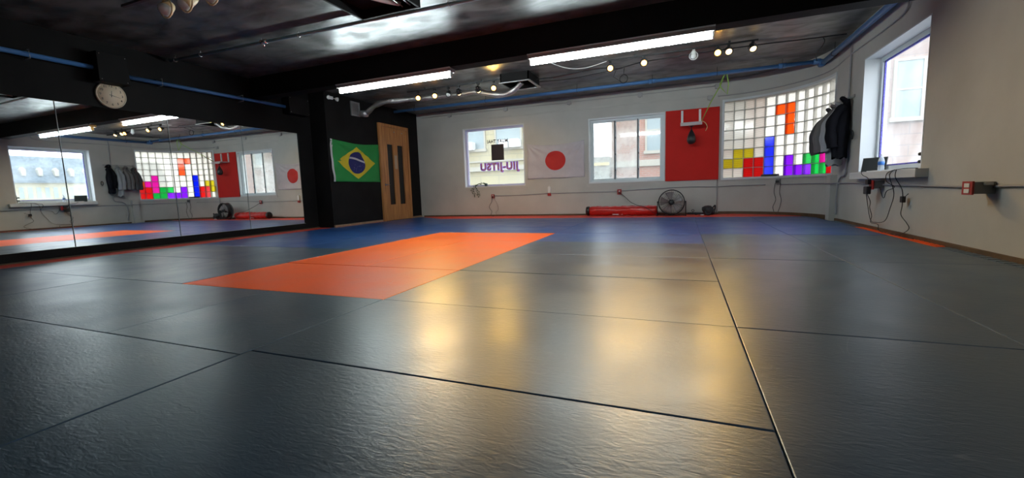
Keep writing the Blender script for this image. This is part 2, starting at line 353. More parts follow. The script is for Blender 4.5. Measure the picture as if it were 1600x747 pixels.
MB().box((W2[0]-.05, YF-.012, W2[2]-.085), (W2[1]+.08, YF, W2[2]-.002)).build('window_apron', W_PAINT, e)
# window_3: big picture window in the right wall
e = sempty('window_3', (2.1, 4.52, .745))
def frame_x(m, a, b, z0, z1, x0, x1, t):
    m.box((x0, a, z0), (x1, a+t, z1)); m.box((x0, b-t, z0), (x1, b, z1)); m.box((x0, a+t, z0), (x1, b-t, z0+t)); m.box((x0, a+t, z1-t), (x1, b-t, z1)); return m
m = MB(); frame_x(m, W3[0], W3[1], W3[2]-.001, W3[3], XR-.002, XR+TH, .016); m.build('window_lining', TRIMW, e)
m = MB(); frame_x(m, W3[0]+.016, W3[1]-.016, W3[2]+.016, W3[3]-.016, 2.28, 2.35, .055); m.build('window_frame', VINYL, e)
m = MB(); frame_x(m, W3[0]+.071, W3[1]-.071, W3[2]+.071, W3[3]-.071, 2.300, 2.317, .020); m.build('blue_tape', mat('violet_blue_tape', (.12, .10, .50), .5, noise=.5, scale=60), e)
MB().box((2.318, W3[0]+.08, W3[2]+.08), (2.324, W3[1]-.08, W3[3]-.08)).build('window_glass', CLEAR, e)
MB().box((1.99, 3.50, .655), (2.38, 5.36, .745), .004).build('window_sill', TRIMW, e)
# fill_window_5: added behind the camera, out of view, to light the front
e = sempty('fill_window_5', (2.1, -3.8, .745))
m = MB(); frame_x(m, W5[0], W5[1], W5[2]-.001, W5[3], XR-.002, XR+TH, .016); m.build('window_lining', TRIMW, e)
m = MB(); frame_x(m, W5[0]+.016, W5[1]-.016, W5[2]+.016, W5[3]-.016, 2.28, 2.35, .055); m.build('window_frame', VINYL, e)
MB().box((2.318, W5[0]+.07, W5[2]+.07), (2.324, W5[1]-.07, W5[3]-.07)).build('window_glass', CLEAR, e)
# window_4: the curved wall of glass blocks
e = sempty('window_4', (1.63, 7.63, .755))
m = MB(); arcslab(m, RI-.012, RI+TH, A0, A1, ZB1-.04, ZB1-.001); arcslab(m, RI-.012, RI+.02, A1-1.6, A1, ZB0, ZB1-.04); arcslab(m, RI-.012, RI+.02, A0, A0+1, ZB0, ZB1-.04)
m.build('window_frame', TRIMW, e)
m = MB(); arcslab(m, RI-.03, RI+TH, A0, A1, ZB0-.03, ZB0+.012); m.build('window_sill', TRIMW, e)
RG0, RG1 = 1.675, 1.755
NC, NR = 13, 8; a_hi, a_lo = 87.2, 2.2; da = (a_hi-a_lo)/NC; zb, zt = ZB0+.012, ZB1-.04; dz = (zt-zb)/NR
MORT = mat('white_mortar', (.45, .46, .42), .7)
m = MB()
for i in range(NC+1): arcslab(m, RG0+.004, RG1-.004, max(a_hi-i*da-.22, A0+.1), min(a_hi-i*da+.22, A1), zb, zt)
for j in range(NR+1): arcslab(m, RG0+.005, RG1-.005, a_lo, a_hi, max(zb, zb+j*dz-.006), min(zt, zb+j*dz+.006))
m.build('mortar_grid', MORT, e)
arcb = MB(); arcslab(arcb, RG0+.004, RG1-.004, a_hi, A1, zb, zt); arcslab(arcb, RG0+.004, RG1-.004, A0, a_lo, zb, zt); arcb.build('window_jamb', TRIMW, e)
GC = {'c': ('clear_ribbed_glass', (.80, .77, .71, 1)), 'y': ('yellow_glass', (.70, .62, .10, 1)), 'r': ('red_glass', (.72, .07, .07, 1)), 'b': ('blue_glass', (.03, .09, .72, 1)),
      'o': ('orange_glass', (.85, .24, .06, 1)), 'p': ('purple_glass', (.38, .07, .72, 1)), 'g': ('green_glass', (.07, .55, .20, 1)), 'k': ('magenta_glass', (.80, .08, .50, 1))}
GM = {k: block_glass(n, c) for k, (n, c) in GC.items()}
ROWS = ['ccccccccccccc', 'cccccoocccccc', 'ccccccocccccc', 'ccccccocccccc', 'ccccbcccccckc', 'cyycbccccckko', 'yyrrbcpcggkrr', 'ccrrbcpppggrr']
ROWS[4] = 'ccccbccccckcc'; ROWS[5] = 'cyycbccccckko'; ROWS[6] = 'yyrrbcpcggkrr'; ROWS[7] = 'ccrrbcpppggrr'
BW = RI*0+2*RG0*math.sin(radians(da/2))
blockmesh = {}
for i in range(NC):
    a = a_hi-(i+.5)*da
    for j in range(NR):
        k = ROWS[NR-1-j][i]
        z = zb+(j+.5)*dz
        if k not in blockmesh:
            import bmesh
            bm = bmesh.new(); bmesh.ops.create_cube(bm, size=1)
            for v in bm.verts: v.co = Vector((v.co.x*(RG1-RG0+.006), v.co.y*(BW-.012), v.co.z*(dz-.014)))
            bmesh.ops.bevel(bm, geom=bm.edges[:], offset=.007, segments=2, profile=.5, affect='EDGES')
            me = bpy.data.meshes.new('glass_block'); bm.to_mesh(me); bm.free(); me.materials.append(GM[k]); blockmesh[k] = me
        ob = bpy.data.objects.new('glass_block', blockmesh[k]); COL.objects.link(ob); ob.parent = e
        x, y = arc((RG0+RG1)/2, a); ob.location = Vector((x, y, z))-e.location; ob.rotation_euler = (0, 0, radians(a))
        if k != 'c': ob['label'] = GC[k][0].split('_')[0]+' glass block'

# ------------------------------------------------------------------ door
e = sempty('door_1', (-7.08, 7.0, 0))
m = MB(); y0, y1, zt_ = 6.41, 7.60, 2.39
m.box((XB, y0, -.04), (XB+.05, y0+.075, zt_)).box((XB, y1-.075, -.04), (XB+.05, y1, zt_)).box((XB, y0+.075, zt_-.07), (XB+.05, y1-.075, zt_)); m.build('door_frame', WOOD, e)
m = MB(); ly0, ly1 = y0+.078, y1-.078; x0_, x1_ = XB+.004, XB+.036; g1, g2 = (6.70, 6.92), (7.11, 7.34); gz0, gz1 = .40, 1.90
m.box((x0_, ly0, .005), (x1_, g1[0], zt_-.075)).box((x0_, g1[1], .005), (x1_, g2[0], zt_-.075)).box((x0_, g2[1], .005), (x1_, ly1, zt_-.075))
for g in (g1, g2): m.box((x0_, g[0], .005), (x1_, g[1], gz0)).box((x0_, g[0], gz1), (x1_, g[1], zt_-.075))
leaf = m.build('door_leaf', WOOD, e)
for g in (g1, g2):
    MB().box((XB+.006, g[0], gz0), (XB+.012, g[1], gz1)).build('glass_strip', mat('dark_door_glass', (.006, .006, .007), .25), leaf)
m = MB().lathe([(.028, 0), (.028, .008), (.012, .01), (.012, .05)], (x1_, 6.545, .9), (1, 0, 0), 16); m.tube([(x1_+.045, 6.545, .9), (x1_+.045, 6.66, .9)], .011, 10); m.build('door_handle', CHROME, leaf)
MB().box((x1_, 6.965, 1.30), (x1_+.003, 7.07, 1.64)).build('paper_notice', mat('beige_paper', (.48, .36, .24), .7), leaf)
m = MB()
for y in (7.0, 7.32): m.lathe([(.015, 0), (.013, .012), (.004, .016)], (x1_, y, 2.22), (1, 0, 0), 12)
m.build('door_stud', STEEL, leaf)

# ------------------------------------------------------------------ mirror wall
seams = [-1.62, -.40, .82, 2.07, 3.24, 4.455]
mz0, mz1 = .125, 1.95
place = ['out of frame beyond the left edge', 'cut by the photo edge', 'second in view, below the clock', 'third in view, right of the clock', 'the one beside the black end wall']
for i in range(5):
    t = thing('wall_mirror', (XL, (seams[i]+seams[i+1])/2, mz0), 'frameless mirror on the left wall, '+place[i], 'mirror', 'mirror panels along the left wall')
    MB().box((XL+.001, seams[i]+.006, mz0), (XL+.006, seams[i+1]-.006, mz1)).build('mirror_glass', MIRR, t)
    MB().box((XL, seams[i]+.0015, mz0-.004), (XL+.008, seams[i]+.006, mz1+.003)).box((XL, seams[i]+.003, mz0-.006), (XL+.009, seams[i+1]-.003, mz0)).build('polished_edge', MEDGE, t)

# ------------------------------------------------------------------ mats
def onmat(x0, y0, x1, y1, m, label, group, name='floor_mat', zt=0.0):
    if m is NAVY and y0 >= (2 if x0 < -4.5 else 3):
        m = BLUE; label = label.replace('navy', 'blue')
    elif m is NAVY: label = label.replace('navy', 'slate navy')
    g = .0016; d = random.uniform(-.0025, 0)
    o = MB().box((x0+g, y0+g, -.04), (x1-g, y1-g, zt+d), .004).build(name, m)
    return tag(o, label, 'mat', group)
def rowname(y): return {-3: 'nearest the camera', -2: 'second from the camera', -1: 'just before the orange', 0: 'level with the nearest orange', 1: 'second row of the orange', 2: 'middle of the orange', 3: 'far end of the orange', 4: 'first row past the orange', 5: 'second row past the orange', 6: 'last before red border'}[y]
G = 'navy and blue mats covering the floor'
for y0, y1 in ((-3.0, -1.9), (-1.9, -.9), (-.9, 0), (0, 1), (1, 2), (2, 3), (3, 4), (4, 5), (5, 6), (6, 7.2)):
    onmat(-2, y0, 0, y1, NAVY, 'navy mat right of the orange column, '+rowname(round(y0)), G)
for x0, x1, nm in ((0, 1, 'column second from the right wall'), (1, 1.985, 'column beside the right wall')):
    for y0, y1 in ((-3.0, -2), (-2, 0), (0, 2), (2, 4), (4, 6), (6, 7.2)):
        xx1 = x1
        if x0 == 1 and y0 == 6:
            p = [(1, 6), (2.02, 6)]+[(1, 6)]
            pl = [(1.003, 6.003), (1.982, 6.003)]+[(ARC[0]+(RI-.06)*cos(radians(a)), ARC[1]+(RI-.06)*sin(radians(a))) for a in (14, 18, 22, 26)]+[(1.003, 7.197)]
            o = MB().prism(pl, -.04, -.001).build('floor_mat', BLUE); tag(o, 'blue mat with a rounded corner fitted into the curved block wall', 'mat', G); continue
        onmat(x0, y0, xx1, y1, NAVY, 'long navy mat, '+nm+', '+rowname(y0 if y0 > -3 else -3), G)
GO = 'orange mats in the middle of the floor'
onmat(-4, 0, -2, 1, ORNG, 'wide orange mat nearest the camera', GO)
onmat(-4, 1, -3, 3, ORNG, 'long orange mat on the left of the middle pair', GO)
onmat(-3, 1, -2, 3, ORNG, 'long orange mat on the right of the middle pair', GO)
onmat(-4, 3, -2, 4, ORNG, 'wide orange mat furthest from the camera', GO)
onmat(-4, 4, -2, 5, NAVY, 'wide navy mat touching the far end of the orange mats', G)
onmat(-4, 5, -3, 7.2, NAVY, 'long navy mat toward the lettered window, left one of its pair', G)
onmat(-3, 5, -2, 7.2, NAVY, 'long navy mat toward the lettered window, right one of its pair', G)
onmat(-5, -.95, -3, 0, NAVY, 'navy mat meeting the near left corner of the orange mats', G)
onmat(-3, -.95, -2, 0, NAVY, 'square navy mat touching the near right corner of the orange', G)
onmat(-4, -2.9, -2, -.95, NAVY, 'large navy mat in the lower left foreground, right one', G)
onmat(-6, -2.9, -4, -.95, NAVY, 'large navy mat in the lower left foreground, left one', G)
for y0, y1, nm in ((0, 2, 'beside the nearest orange mat'), (2, 4, 'beside the far orange mats'), (4, 6, 'past the orange mats'), (6, 7.2, 'near the wooden door')):
    onmat(-5, y0, -4, y1, NAVY, 'long navy mat left of the orange column, '+nm, G)
XM = -7.09
nm = ['far in front at the left edge', 'at the left edge of the frame', 'below the first mirror seam', 'below the second mirror seam', 'below the third mirror seam', 'below the last mirror', 'by the black end wall', 'below the green flag', 'before the wooden door']
ys = [-2.9, -.95, 0, 1.05, 2, 3, 4, 5, 6, 8.0]
for i in range(9):
    xm = XM if i < 7 else XB+.05
    onmat(xm, ys[i], -5 if i else -6, ys[i+1], NAVY, 'wide navy mat along the mirror wall side, '+nm[i], G)
GB = 'red border mats around the floor'
for i, (y0, y1, q) in enumerate(((-2.9, -1, 'outside the left of the frame'), (-1, 1, 'at the left edge of the frame'), (1, 3, 'below the clock'), (3, 4.78, 'ending at the black end wall'))):
    onmat(-7.462, y0, XM, y1, REDM, 'narrow red border strip under the mirrors, '+q, GB, 'border_mat')
onmat(XB+.035, 4.8, -7.02, 6.38, REDM, 'thin red border strip under the green flag', GB, 'border_mat', .002)
for x0, x1, q in ((-6.95, -4.9, 'below the lettered window'), (-4.9, -2.9, 'below the white flag'), (-2.9, -.9, 'under the red rolled bag'), (-.9, .5, 'under the black fan')):
    if q.startswith('below the l'):
        o = MB().prism([(-5.95, 7.203), (-4.903, 7.203), (-4.903, 8.06), (-6.9, 8.06), (-6.9, 7.9)], -.04, .001).build('border_mat', REDM); tag(o, 'red border mat with a slanted end '+q, 'mat', GB)
        continue
    onmat(x0, 7.2, x1, 8.06, REDM, 'red border mat along the far wall, '+q, GB, 'border_mat', .001)
pl = [(.503, 7.203)]+[(ARC[0]+(RI-.4)*cos(radians(a)), ARC[1]+(RI-.4)*sin(radians(a))) for a in ()]+[(1.72, 7.203)]+[(ARC[0]+(RI-.035)*cos(radians(a)), ARC[1]+(RI-.035)*sin(radians(a))) for a in range(30, 91, 6)]
tag(MB().prism(pl, -.04, .001).build('border_mat', REDM), 'red border mat curving below the glass block wall', 'mat', GB)
GS = 'edging strips along the right wall'
def strip(y0, y1, m, label):
    mb = MB().box((1.988, y0, -.04), (2.068, y1, -.003))
    n = int((y1-y0)/.09)
    for k in range(n): mb.box((1.992, y0+k*.09+.015, -.003), (2.066, y0+k*.09+.075, .003))
    tag(mb.build('edging_strip', m), label, 'edging strip', GS)
strip(5.10, 6.15, GREYS, 'grey edging strip by the pilaster under the jackets')
strip(3.02, 5.08, ORNG, 'orange edging strip under the right window')
strip(1.0, 3.0, GREYS, 'grey-blue edging strip under the red outlet box on the right wall')

# ------------------------------------------------------------------ fluorescent lights
TUBEM = emit('lit_fluorescent_tube', (.82, .97, 1, 1), TUBE)
FIX = mat('fixture_enamel', (.30, .27, .26), .5)
LIP = mat('fixture_lip', (.62, .68, .66), .35)
def fluoro(x0, x1, label):
    t = thing('fluorescent_light', ((x0+x1)/2, 3.6, 2.47), label, 'light fixture', 'tube lights under the beam')
    MB().box((x0-.03, 3.515, 2.418), (x1+.03, 3.66, 2.47), .006).build('housing', FIX, t)
    MB().box((x0-.03, 3.497, 2.462), (x1+.03, 3.516, 2.475)).build('reflector_lip', LIP, t)
    MB().lathe([(.026, 0), (.026, x1-x0)], (x0, 3.58, 2.372), (1, 0, 0), 20).build('tube', TUBEM, t)
    for x in (x0-.018, x1): MB().box((x, 3.55, 2.342), (x+.018, 3.61, 2.42), .003).build('lamp_holder', WPL, t)
fluoro(-5.50, -3.42, 'lit tube light under the beam, the shorter one on the left')
fluoro(-2.17, .07, 'lit tube light under the beam, the longer one right of centre')

# ------------------------------------------------------------------ track lights
WARM = emit('lit_spot_bulb', (1, .46, .07, 1), 3.6)
WARM2 = emit('dim_spot_bulb', (1, .66, .26, 1), 2.4)
def lamp_head(parent, x, y, zr, aim, on=1, frame=BMET, size=1.0, drop=.10):
    # a gimbal ring spot: stem, u-shaped yoke, can and bulb
    zb = zr-drop-.03; c = Vector((x, y, zb)); d = (Vector(aim)-c).normalized()
    m = MB().tube([(x, y, zr), (x, y, zb+.075*size)], .008*size, 8).box((x-.02*size, y-.02*size, zr-.03), (x+.02*size, y+.02*size, zr))
    m.torus(c, .062*size, .006*size, (0, 1, 0), 16, 0, 2*pi)
    head = m.build('lamp_head', frame, parent)
    MB().lathe([(.028*size, -.075*size), (.034*size, -.06*size), (.040*size, -.01*size), (.046*size, .02*size), (.040*size, .022*size), (.036*size, .0)], c, d, 18).build('lamp_can', frame, head)
    MB().lathe([(.012*size, -.03*size), (.040*size, .008*size), (.044*size, .024*size), (.030*size, .044*size), (.004*size, .052*size)], c, d, 16).build('bulb', (WARM if on == 1 else WARM2 if on == 2 else WPL), head)
    if on:
        l = bpy.data.lights.new('spot_bulb_light', 'SPOT'); l.color = (1, .60, .14); l.energy = SPOT*(1 if on == 1 else .35); l.spot_size = radians(95); l.spot_blend = .9; l.shadow_soft_size = .045
        o = bpy.data.objects.new('spot_bulb_light', l); COL.objects.link(o); o.parent = parent
        o.location = c+d*.05-parent.location; o.rotation_euler = d.to_track_quat('-Z', 'Y').to_euler()
    return head
t = thing('track_light', (-4.4, 5.6, 2.82), 'ceiling track of warm spot lights above the silver duct', 'track light')
MB().box((-5.62, 5.62, 2.765), (-3.48, 5.655, 2.79)).box((-5.2, 5.63, 2.79), (-5.17, 5.645, 2.82)).box((-3.9, 5.63, 2.79), (-3.87, 5.645, 2.82)).build('rail', BMET, t)
for x, on, aim in ((-5.36, 1, (-2.6, 0, 0)), (-4.96, 1, (-1.6, -.6, 0)), (-4.64, 0, (-4.4, 4, 0)), (-4.40, 2, (-4.6, 8, .6)), (-3.97, 2, (-4.0, 8, .6)), (-3.64, 1, (-1.2, -.5, 0))):
    lamp_head(t, x, 5.638, 2.765, aim, on)
t = thing('track_light', (-.3, 5.5, 2.82), 'black ceiling track of warm spot lights before the sliding window', 'track light')
MB().box((-1.42, 5.42, 2.765), (.80, 5.455, 2.79)).box((-1.0, 5.43, 2.79), (-.97, 5.445, 2.82)).box((.4, 5.43, 2.79), (.43, 5.445, 2.82)).build('rail', BMET, t)
for x, on, aim in ((-1.385, 1, (-.9, -.5, 0)), (-.84, 1, (-.4, 1.0, 0)), (-.09, 0, (-.1, 5.2, 0)), (.255, 1, (.1, .2, 0)), (.405, 2, (.9, 2.5, 0)), (.73, 2, (1.6, 4, .2))):
    lamp_head(t, x, 5.438, 2.765, aim, on, WPL if on == 0 else BMET, 1.0, .06 if x > -1 else .075)
t = thing('track_light', (-4.8, .85, 2.82), 'unlit ceiling track with cream ring lamps at top left', 'track light')
MB().box((-5.9, .83, 2.77), (-4.1, .865, 2.795)).box((-5.5, .84, 2.795), (-5.47, .855, 2.82)).box((-4.6, .84, 2.795), (-4.57, .855, 2.82)).build('rail', BMET, t)
for x, aim, on in ((-5.18, (-4.4, -.3, 1.6), 0), (-4.86, (-5.2, -.1, 1.6), 0), (-4.48, (-4.3, 0, 1.6), 0)):
    lamp_head(t, x, .85, 2.77, aim, on, CREAM, 1.45, .11)

# ------------------------------------------------------------------ pipes and conduits
def hanger(m, x, y, z, r=.03):
    m.tube([(x, y, z+r), (x, y, H)], .004, 6); m.torus((x, y, z), r+.004, .004, (1, 0, 0), 14)
t = thing('sprinkler_pipe', (-3, 2.22, 2.82), 'slim teal pipe hung across the front ceiling near the camera', 'pipe')
MB().tube([(-7.42, 2.17, 2.765), (-2.7, 2.32, 2.765), (2.08, 2.45, 2.765)], .021, 14).build('pipe_run', PIPET, t)
for x in (-7.3, -6.75, -5.55, -4.9, -3.4, -2.7, -1, .8):
    m = MB(); hanger(m, x, 2.17+(x+7.42)*.03, 2.765, .024); m.build('pipe_hanger', STEEL, t)
MB().tube([(-5.56, 2.222, 2.765), (-5.46, 2.225, 2.765)], .030, 14).tube([(-5.51, 2.223, 2.765), (-5.51, 2.223, 2.70)], .01, 8).build('sprinkler_head', CHROME, t)
t = thing('sprinkler_pipe', (-7.4, .3, 2.44), 'blue pipe on the left wall running into the black box by the clock', 'pipe')
MB().tube([(-7.42, -3, 2.44), (-7.42, 1.27, 2.44)], .029, 14).build('pipe_run', PIPEB, t)
for y in (-1.2, .62): MB().tube([(-7.5, y, 2.49), (-7.37, y, 2.49), (-7.37, y, 2.39), (-7.5, y, 2.39)], .006, 6).build('pipe_clip', STEEL, t)
t = thing('sprinkler_pipe', (-7.4, 2.8, 2.40), 'blue pipe on the left wall between the two black boxes', 'pipe')
MB().tube([(-7.42, 1.52, 2.40), (-7.42, 4.16, 2.42)], .029, 14).build('pipe_run', PIPEB, t)
for y in (2.0, 3.25): MB().tube([(-7.5, y, 2.46), (-7.37, y, 2.46), (-7.37, y, 2.36), (-7.5, y, 2.36)], .006, 6).build('pipe_clip', STEEL, t)
for y0, y1, z0, z1, lb in ((1.22, 1.56, 2.26, 2.64, 'black box on the left wall right above the clock'), (4.14, 4.62, 2.29, 2.62, 'black box on the left wall in the dark corner')):
    t = thing('duct_box', (-7.38, (y0+y1)/2, z0), lb, 'box')
    MB().box((XL, y0, z0), (-7.30, y1, z1), .006).build('box_body', BLK, t)
    for yy in (y0+.03, y1-.03):
        for zz in (z0+.03, z1-.03): MB().lathe([(.006, 0), (.004, .004)], (-7.30, yy, zz), (1, 0, 0), 8).build('screw', STEEL, t)
t = thing('sprinkler_pipe', (-1, 6.85, 2.82), 'long blue pipe hung along the ceiling near the far wall', 'pipe')
MB().tube([(-6.9, 6.88, 2.69), (2.0, 6.96, 2.70)], .035, 16).build('pipe_run', PIPEB, t)
for x in (-6.3, -4.4, -2.3, -.8, .35, 1.4):
    m = MB(); hanger(m, x, 6.88+(x+6.9)*.009, 2.695, .04); m.build('pipe_hanger', BMET, t)
for x in (-.8, 1.4): MB().tube([(x-.06, 6.88+(x+6.9)*.009, 2.698), (x+.06, 6.88+(x+6.9)*.009, 2.699)], .045, 16).build('pipe_coupling', PIPEB, t)
t = thing('sprinkler_pipe', (2.0, 4, 2.7), 'thick blue pipe along the top of the right wall', 'pipe')
MB().tube([(1.99, -5.8, 2.64), (1.99, 6.98, 2.66)], .040, 16).build('pipe_run', PIPEB, t)
MB().tube([(1.99, 6.86, 2.66), (1.99, 7.03, 2.66)], .052, 16).tube([(1.99, 6.94, 2.66), (1.95, 6.955, 2.70), (1.86, 6.955, 2.70)], .048, 16).build('tee_fitting', PIPEB, t)
for y in (6.3, 3.2, 0): MB().tube([(1.99, y, 2.69), (1.99, y, 2.82)], .005, 6).torus((1.99, y, 2.65), .045, .004, (0, 1, 0), 14).build('pipe_hanger', BMET, t)
def cable(name, pts, r, m, label, cat='cable', smooth=True, group=None, seg=7):
    o = MB().tube(smooth_path(pts) if smooth else pts, r, seg).build(name, m); return tag(o, label, cat, group)
GREYC = mat('grey_conduit_sheath', (.30, .29, .30), .5); WIRE = mat('black_wire_sheath', (.010, .010, .010), .5)
# conduits
ac = lambda a, dr=.02: (ARC[0]+(RI-dr)*cos(radians(a)), ARC[1]+(RI-dr)*sin(radians(a)))
p = [(2.08, 4.05, 2.74), (2.075, 4.12, 2.62), (2.08, 4.35, 2.50), (2.085, 5.9, 2.51), (2.085, 6.5, 2.49)]+[(*ac(a), 2.485) for a in range(10, 90, 10)]+[(.45, 8.085, 2.485)]
cable('conduit', p, .010, CONDW, 'pale thin conduit curving above the right window and the block wall', 'conduit')
cable('conduit', [(2.08, 5.86, 2.66), (2.08, 5.86, 2.0), (2.075, 5.85, 1.3), (2.075, 5.80, .78), (2.075, 6.0, .70), (2.075, 6.12, .6), (2.07, 6.15, .35), (2.06, 6.1, .1)], .012, GREYC, 'grey vertical conduit beside the hanging jackets', 'conduit')
p = [(2.08, 1.2, .56)]+[(2.082+.004*sin(y*5), y, .565+.006*sin(y*3.1)) for y in (1.8, 2.4, 2.52)]
cable('conduit', [(2.083, -3, .55), (2.083, 1.4, .56), (2.083, 2.0, .57), (2.083, 2.46, .565)], .011, GREYC, 'grey conduit leaving the red outlet box toward the right edge', 'conduit')
cable('conduit', [(2.083, 2.61, .555), (2.083, 3.6, .565), (2.083, 4.49, .575)], .011, GREYC, 'grey conduit between the two outlet boxes on the right wall', 'conduit')
p = [(2.083, 4.63, .57), (2.083, 5.4, .60), (2.083, 6.0, .60), (1.99, 6.24, .60), (1.99, 6.46, .60), (2.07, 6.5, .60)]+[(*ac(a), .60-.004*(a % 20 == 0)) for a in range(10, 56, 8)]
cable('conduit', p, .010, GREYC, 'grey conduit low on the curved wall under the glass blocks', 'conduit')
p = [(*ac(a), .60) for a in range(58, 90, 8)]+[(.45, 8.085, .59), (-.3, 8.085, .60), (-1.54, 8.085, .56)]
cable('conduit', p, .009, GREYC, 'grey conduit on the far wall behind the black fan', 'conduit')
cable('conduit', [(-1.64, 8.085, .545), (-2.4, 8.085, .55), (-3.25, 8.085, .55)], .007, GREYC, 'thin conduit under the white flag right of the soap dispenser', 'conduit')
cable('conduit', [(-3.35, 8.085, .55), (-4.1, 8.085, .53), (-4.79, 8.085, .53)], .007, GREYC, 'thin conduit left of the white dispenser', 'conduit')
cable('conduit', [(.47, 8.085, 0.0), (.47, 8.085, .74)], .012, CONDW, 'painted vertical conduit by the black gear bag', 'conduit', False)
cable('conduit', [(-6.9, 8.088, 2.71), (-3, 8.088, 2.70), (.46, 8.088, 2.70)], .007, CONDW, 'painted thin conduit along the top of the far wall', 'conduit', False)
for i, (x, z) in enumerate(((-6.02, 2.70), (-4.4, 2.70), (-2.76, 2.69), (-1.13, 2.69), (.44, 2.69), (.30, 2.47))):
    where = ['leftmost, above the empty wall by the door', 'above the lettered window', 'above the white flag', 'above the sliding window', 'high beside the green cord', 'lower one near the block wall corner'][i]
    tag(MB().box((x-.05, 8.055, z-.045), (x+.05, 8.1, z+.045), .006).tube([(x, 8.06, z-.04), (x, 8.06, z-.065)], .012, 8).build('junction_box', CONDW), 'painted junction box on the far wall, '+where, 'junction box', 'junction boxes along the far wall')

# ------------------------------------------------------------------ wires under the ceiling
cable('cable', [(-2.52, 3.75, 2.815), (-2.40, 4.3, 2.74), (-2.15, 5.1, 2.70), (-1.85, 5.45, 2.72), (-1.45, 5.45, 2.78)], .007, WPL, 'white cable sagging from the beam to the track light')
cable('cable', [(-2.9, 5.9, 2.76), (-2.5, 5.95, 2.77), (-2.1, 5.85, 2.77), (-1.6, 5.8, 2.77), (-1.3, 5.9, 2.76), (-.85, 5.75, 2.77), (.1, 5.68, 2.77), (.9, 5.75, 2.79), (1.5, 5.80, 2.79), (2.0, 5.82, 2.79)], .010, WIRE, 'long black cable along the ceiling past the spot lights')
cable('cable', [(-2.88, 6.1, 2.76), (-2.3, 6.2, 2.76), (-1.7, 6.1, 2.77), (-1.25, 5.97, 2.77)], .007, WIRE, 'short black cable between the vent box and the cable loop')
cable('cable', [(-2.55, 6.0, 2.77), (-2.2, 5.95, 2.78), (-1.9, 5.88, 2.79), (-1.65, 5.85, 2.79)], .010, mat('dark_red_wire', (.20, .04, .03), .5), 'dark red cable near the vent box')
o = MB().torus((-1.27, 6.3, 2.66), .075, .007, (.2, 1, 0), 20).tube([(-1.27, 6.3, 2.735), (-1.24, 6.1, 2.80)], .007, 6).tube([(-1.34, 6.3, 2.63), (-1.46, 6.3, 2.72), (-1.40, 6.2, 2.80)], .005, 6)
tag(o.build('cable_loop', WIRE), 'black cable loop hanging from the ceiling beside the lamp', 'cable')
cable('cable', [(1.72, 5.9, 2.82), (1.75, 5.9, 2.74), (1.72, 6.1, 2.66), (1.76, 6.4, 2.70), (1.9, 6.9, 2.70)], .006, WIRE, 'black wire dropping to the blue pipe corner')
# green cord
cable('cord', [(.50, 6.95, 2.74), (.55, 6.96, 2.5), (.53, 6.97, 2.31), (.44, 6.98, 2.42), (.40, 6.99, 2.50), (.50, 6.95, 2.735), (.42, 7.02, 2.50), (.27, 7.4, 2.25), (.13, 7.80, 1.96)], .010, mat('yellow_green_cord', (.36, .55, .10), .6), 'yellow-green cord tied round the blue pipe above the speed bag', 'cord', False)
cable('cord', [(.13, 7.79, 1.97), (.20, 7.80, 1.93), (.24, 7.80, 1.84), (.21, 7.80, 1.76)], .007, mat('yellow_cord', (.62, .50, .22), .6), 'loose yellow cord end beside the speed bag platform', 'cord')

# ------------------------------------------------------------------ duct, vent, ceiling boxes
SIL = mat('silver_foil', (.55, .52, .50), .33, .85, bump=.9, bscale=60)
pts = smooth_path([(-6.90, 5.88, 2.52), (-6.6, 5.78, 2.62), (-6.3, 5.72, 2.66), (-5.9, 5.82, 2.68), (-5.3, 5.95, 2.69), (-4.6, 5.98, 2.69), (-4.15, 5.95, 2.68), (-3.85, 5.92, 2.60), (-3.55, 5.90, 2.55), (-3.3, 5.85, 2.60), (-3.12, 5.80, 2.72)], 14)
rs = [.046+.010*(i % 2)+.007*sin(i*.37) for i in range(len(pts))]
tag(MB().tube(pts, .06, 14, True, rs).build('flexible_duct', SIL), 'silver foil duct snaking under the ceiling behind the spot lights', 'duct')
t = thing('vent_box', (-3.1, 5.7, 2.82), 'dark open ceiling vent box where the silver duct ends', 'vent')
m = MB(); bx0, bx1, by0, by1, bz = -3.42, -2.86, 5.45, 6.10, 2.66
m.box((bx0, by0, bz), (bx0+.02, by1, H)).box((bx1-.02, by0, bz), (bx1, by1, H)).box((bx0, by0, bz), (bx1, by0+.02, H)).box((bx0, by1-.02, bz), (bx1, by1, H)); m.build('vent_casing', BLKB, t)
m = MB(); m.box((bx0-.02, by1-.02, bz-.012), (bx1+.02, by1+.02, bz)).box((bx1-.02, by0, bz-.012), (bx1+.03, by1, bz)).box((bx0-.02, by0-.02, bz-.012), (bx1+.02, by0+.015, bz)); m.build('vent_flange', STEEL, t)
t = thing('wall_vent', (XB, 5.68, 2.44), 'pale louvred vent on the black wall with the silver duct attached', 'vent')
m = MB(); frame_ = frame_x(m, 5.55, 5.82, 2.43, 2.74, XB, XB+.03, .02); m.build('vent_frame', STEEL, t)
m = MB()
for k in range(9): m.box((XB, 5.57, 2.455+k*.03), (XB+.022, 5.80, 2.475+k*.03))
m.build('louvre', STEEL, t)
m = MB().tube([(XB+.03, 5.84, 2.50), (-6.9, 5.88, 2.50)], .075, 16); m.build('duct_collar', STEEL, t)
t = thing('emergency_light', (XB, 4.97, 2.70), 'small white twin-head lamp high on the black wall', 'emergency light')
MB().box((XB, 4.92, 2.67), (XB+.04, 5.02, 2.73), .005).build('lamp_base', WPL, t)
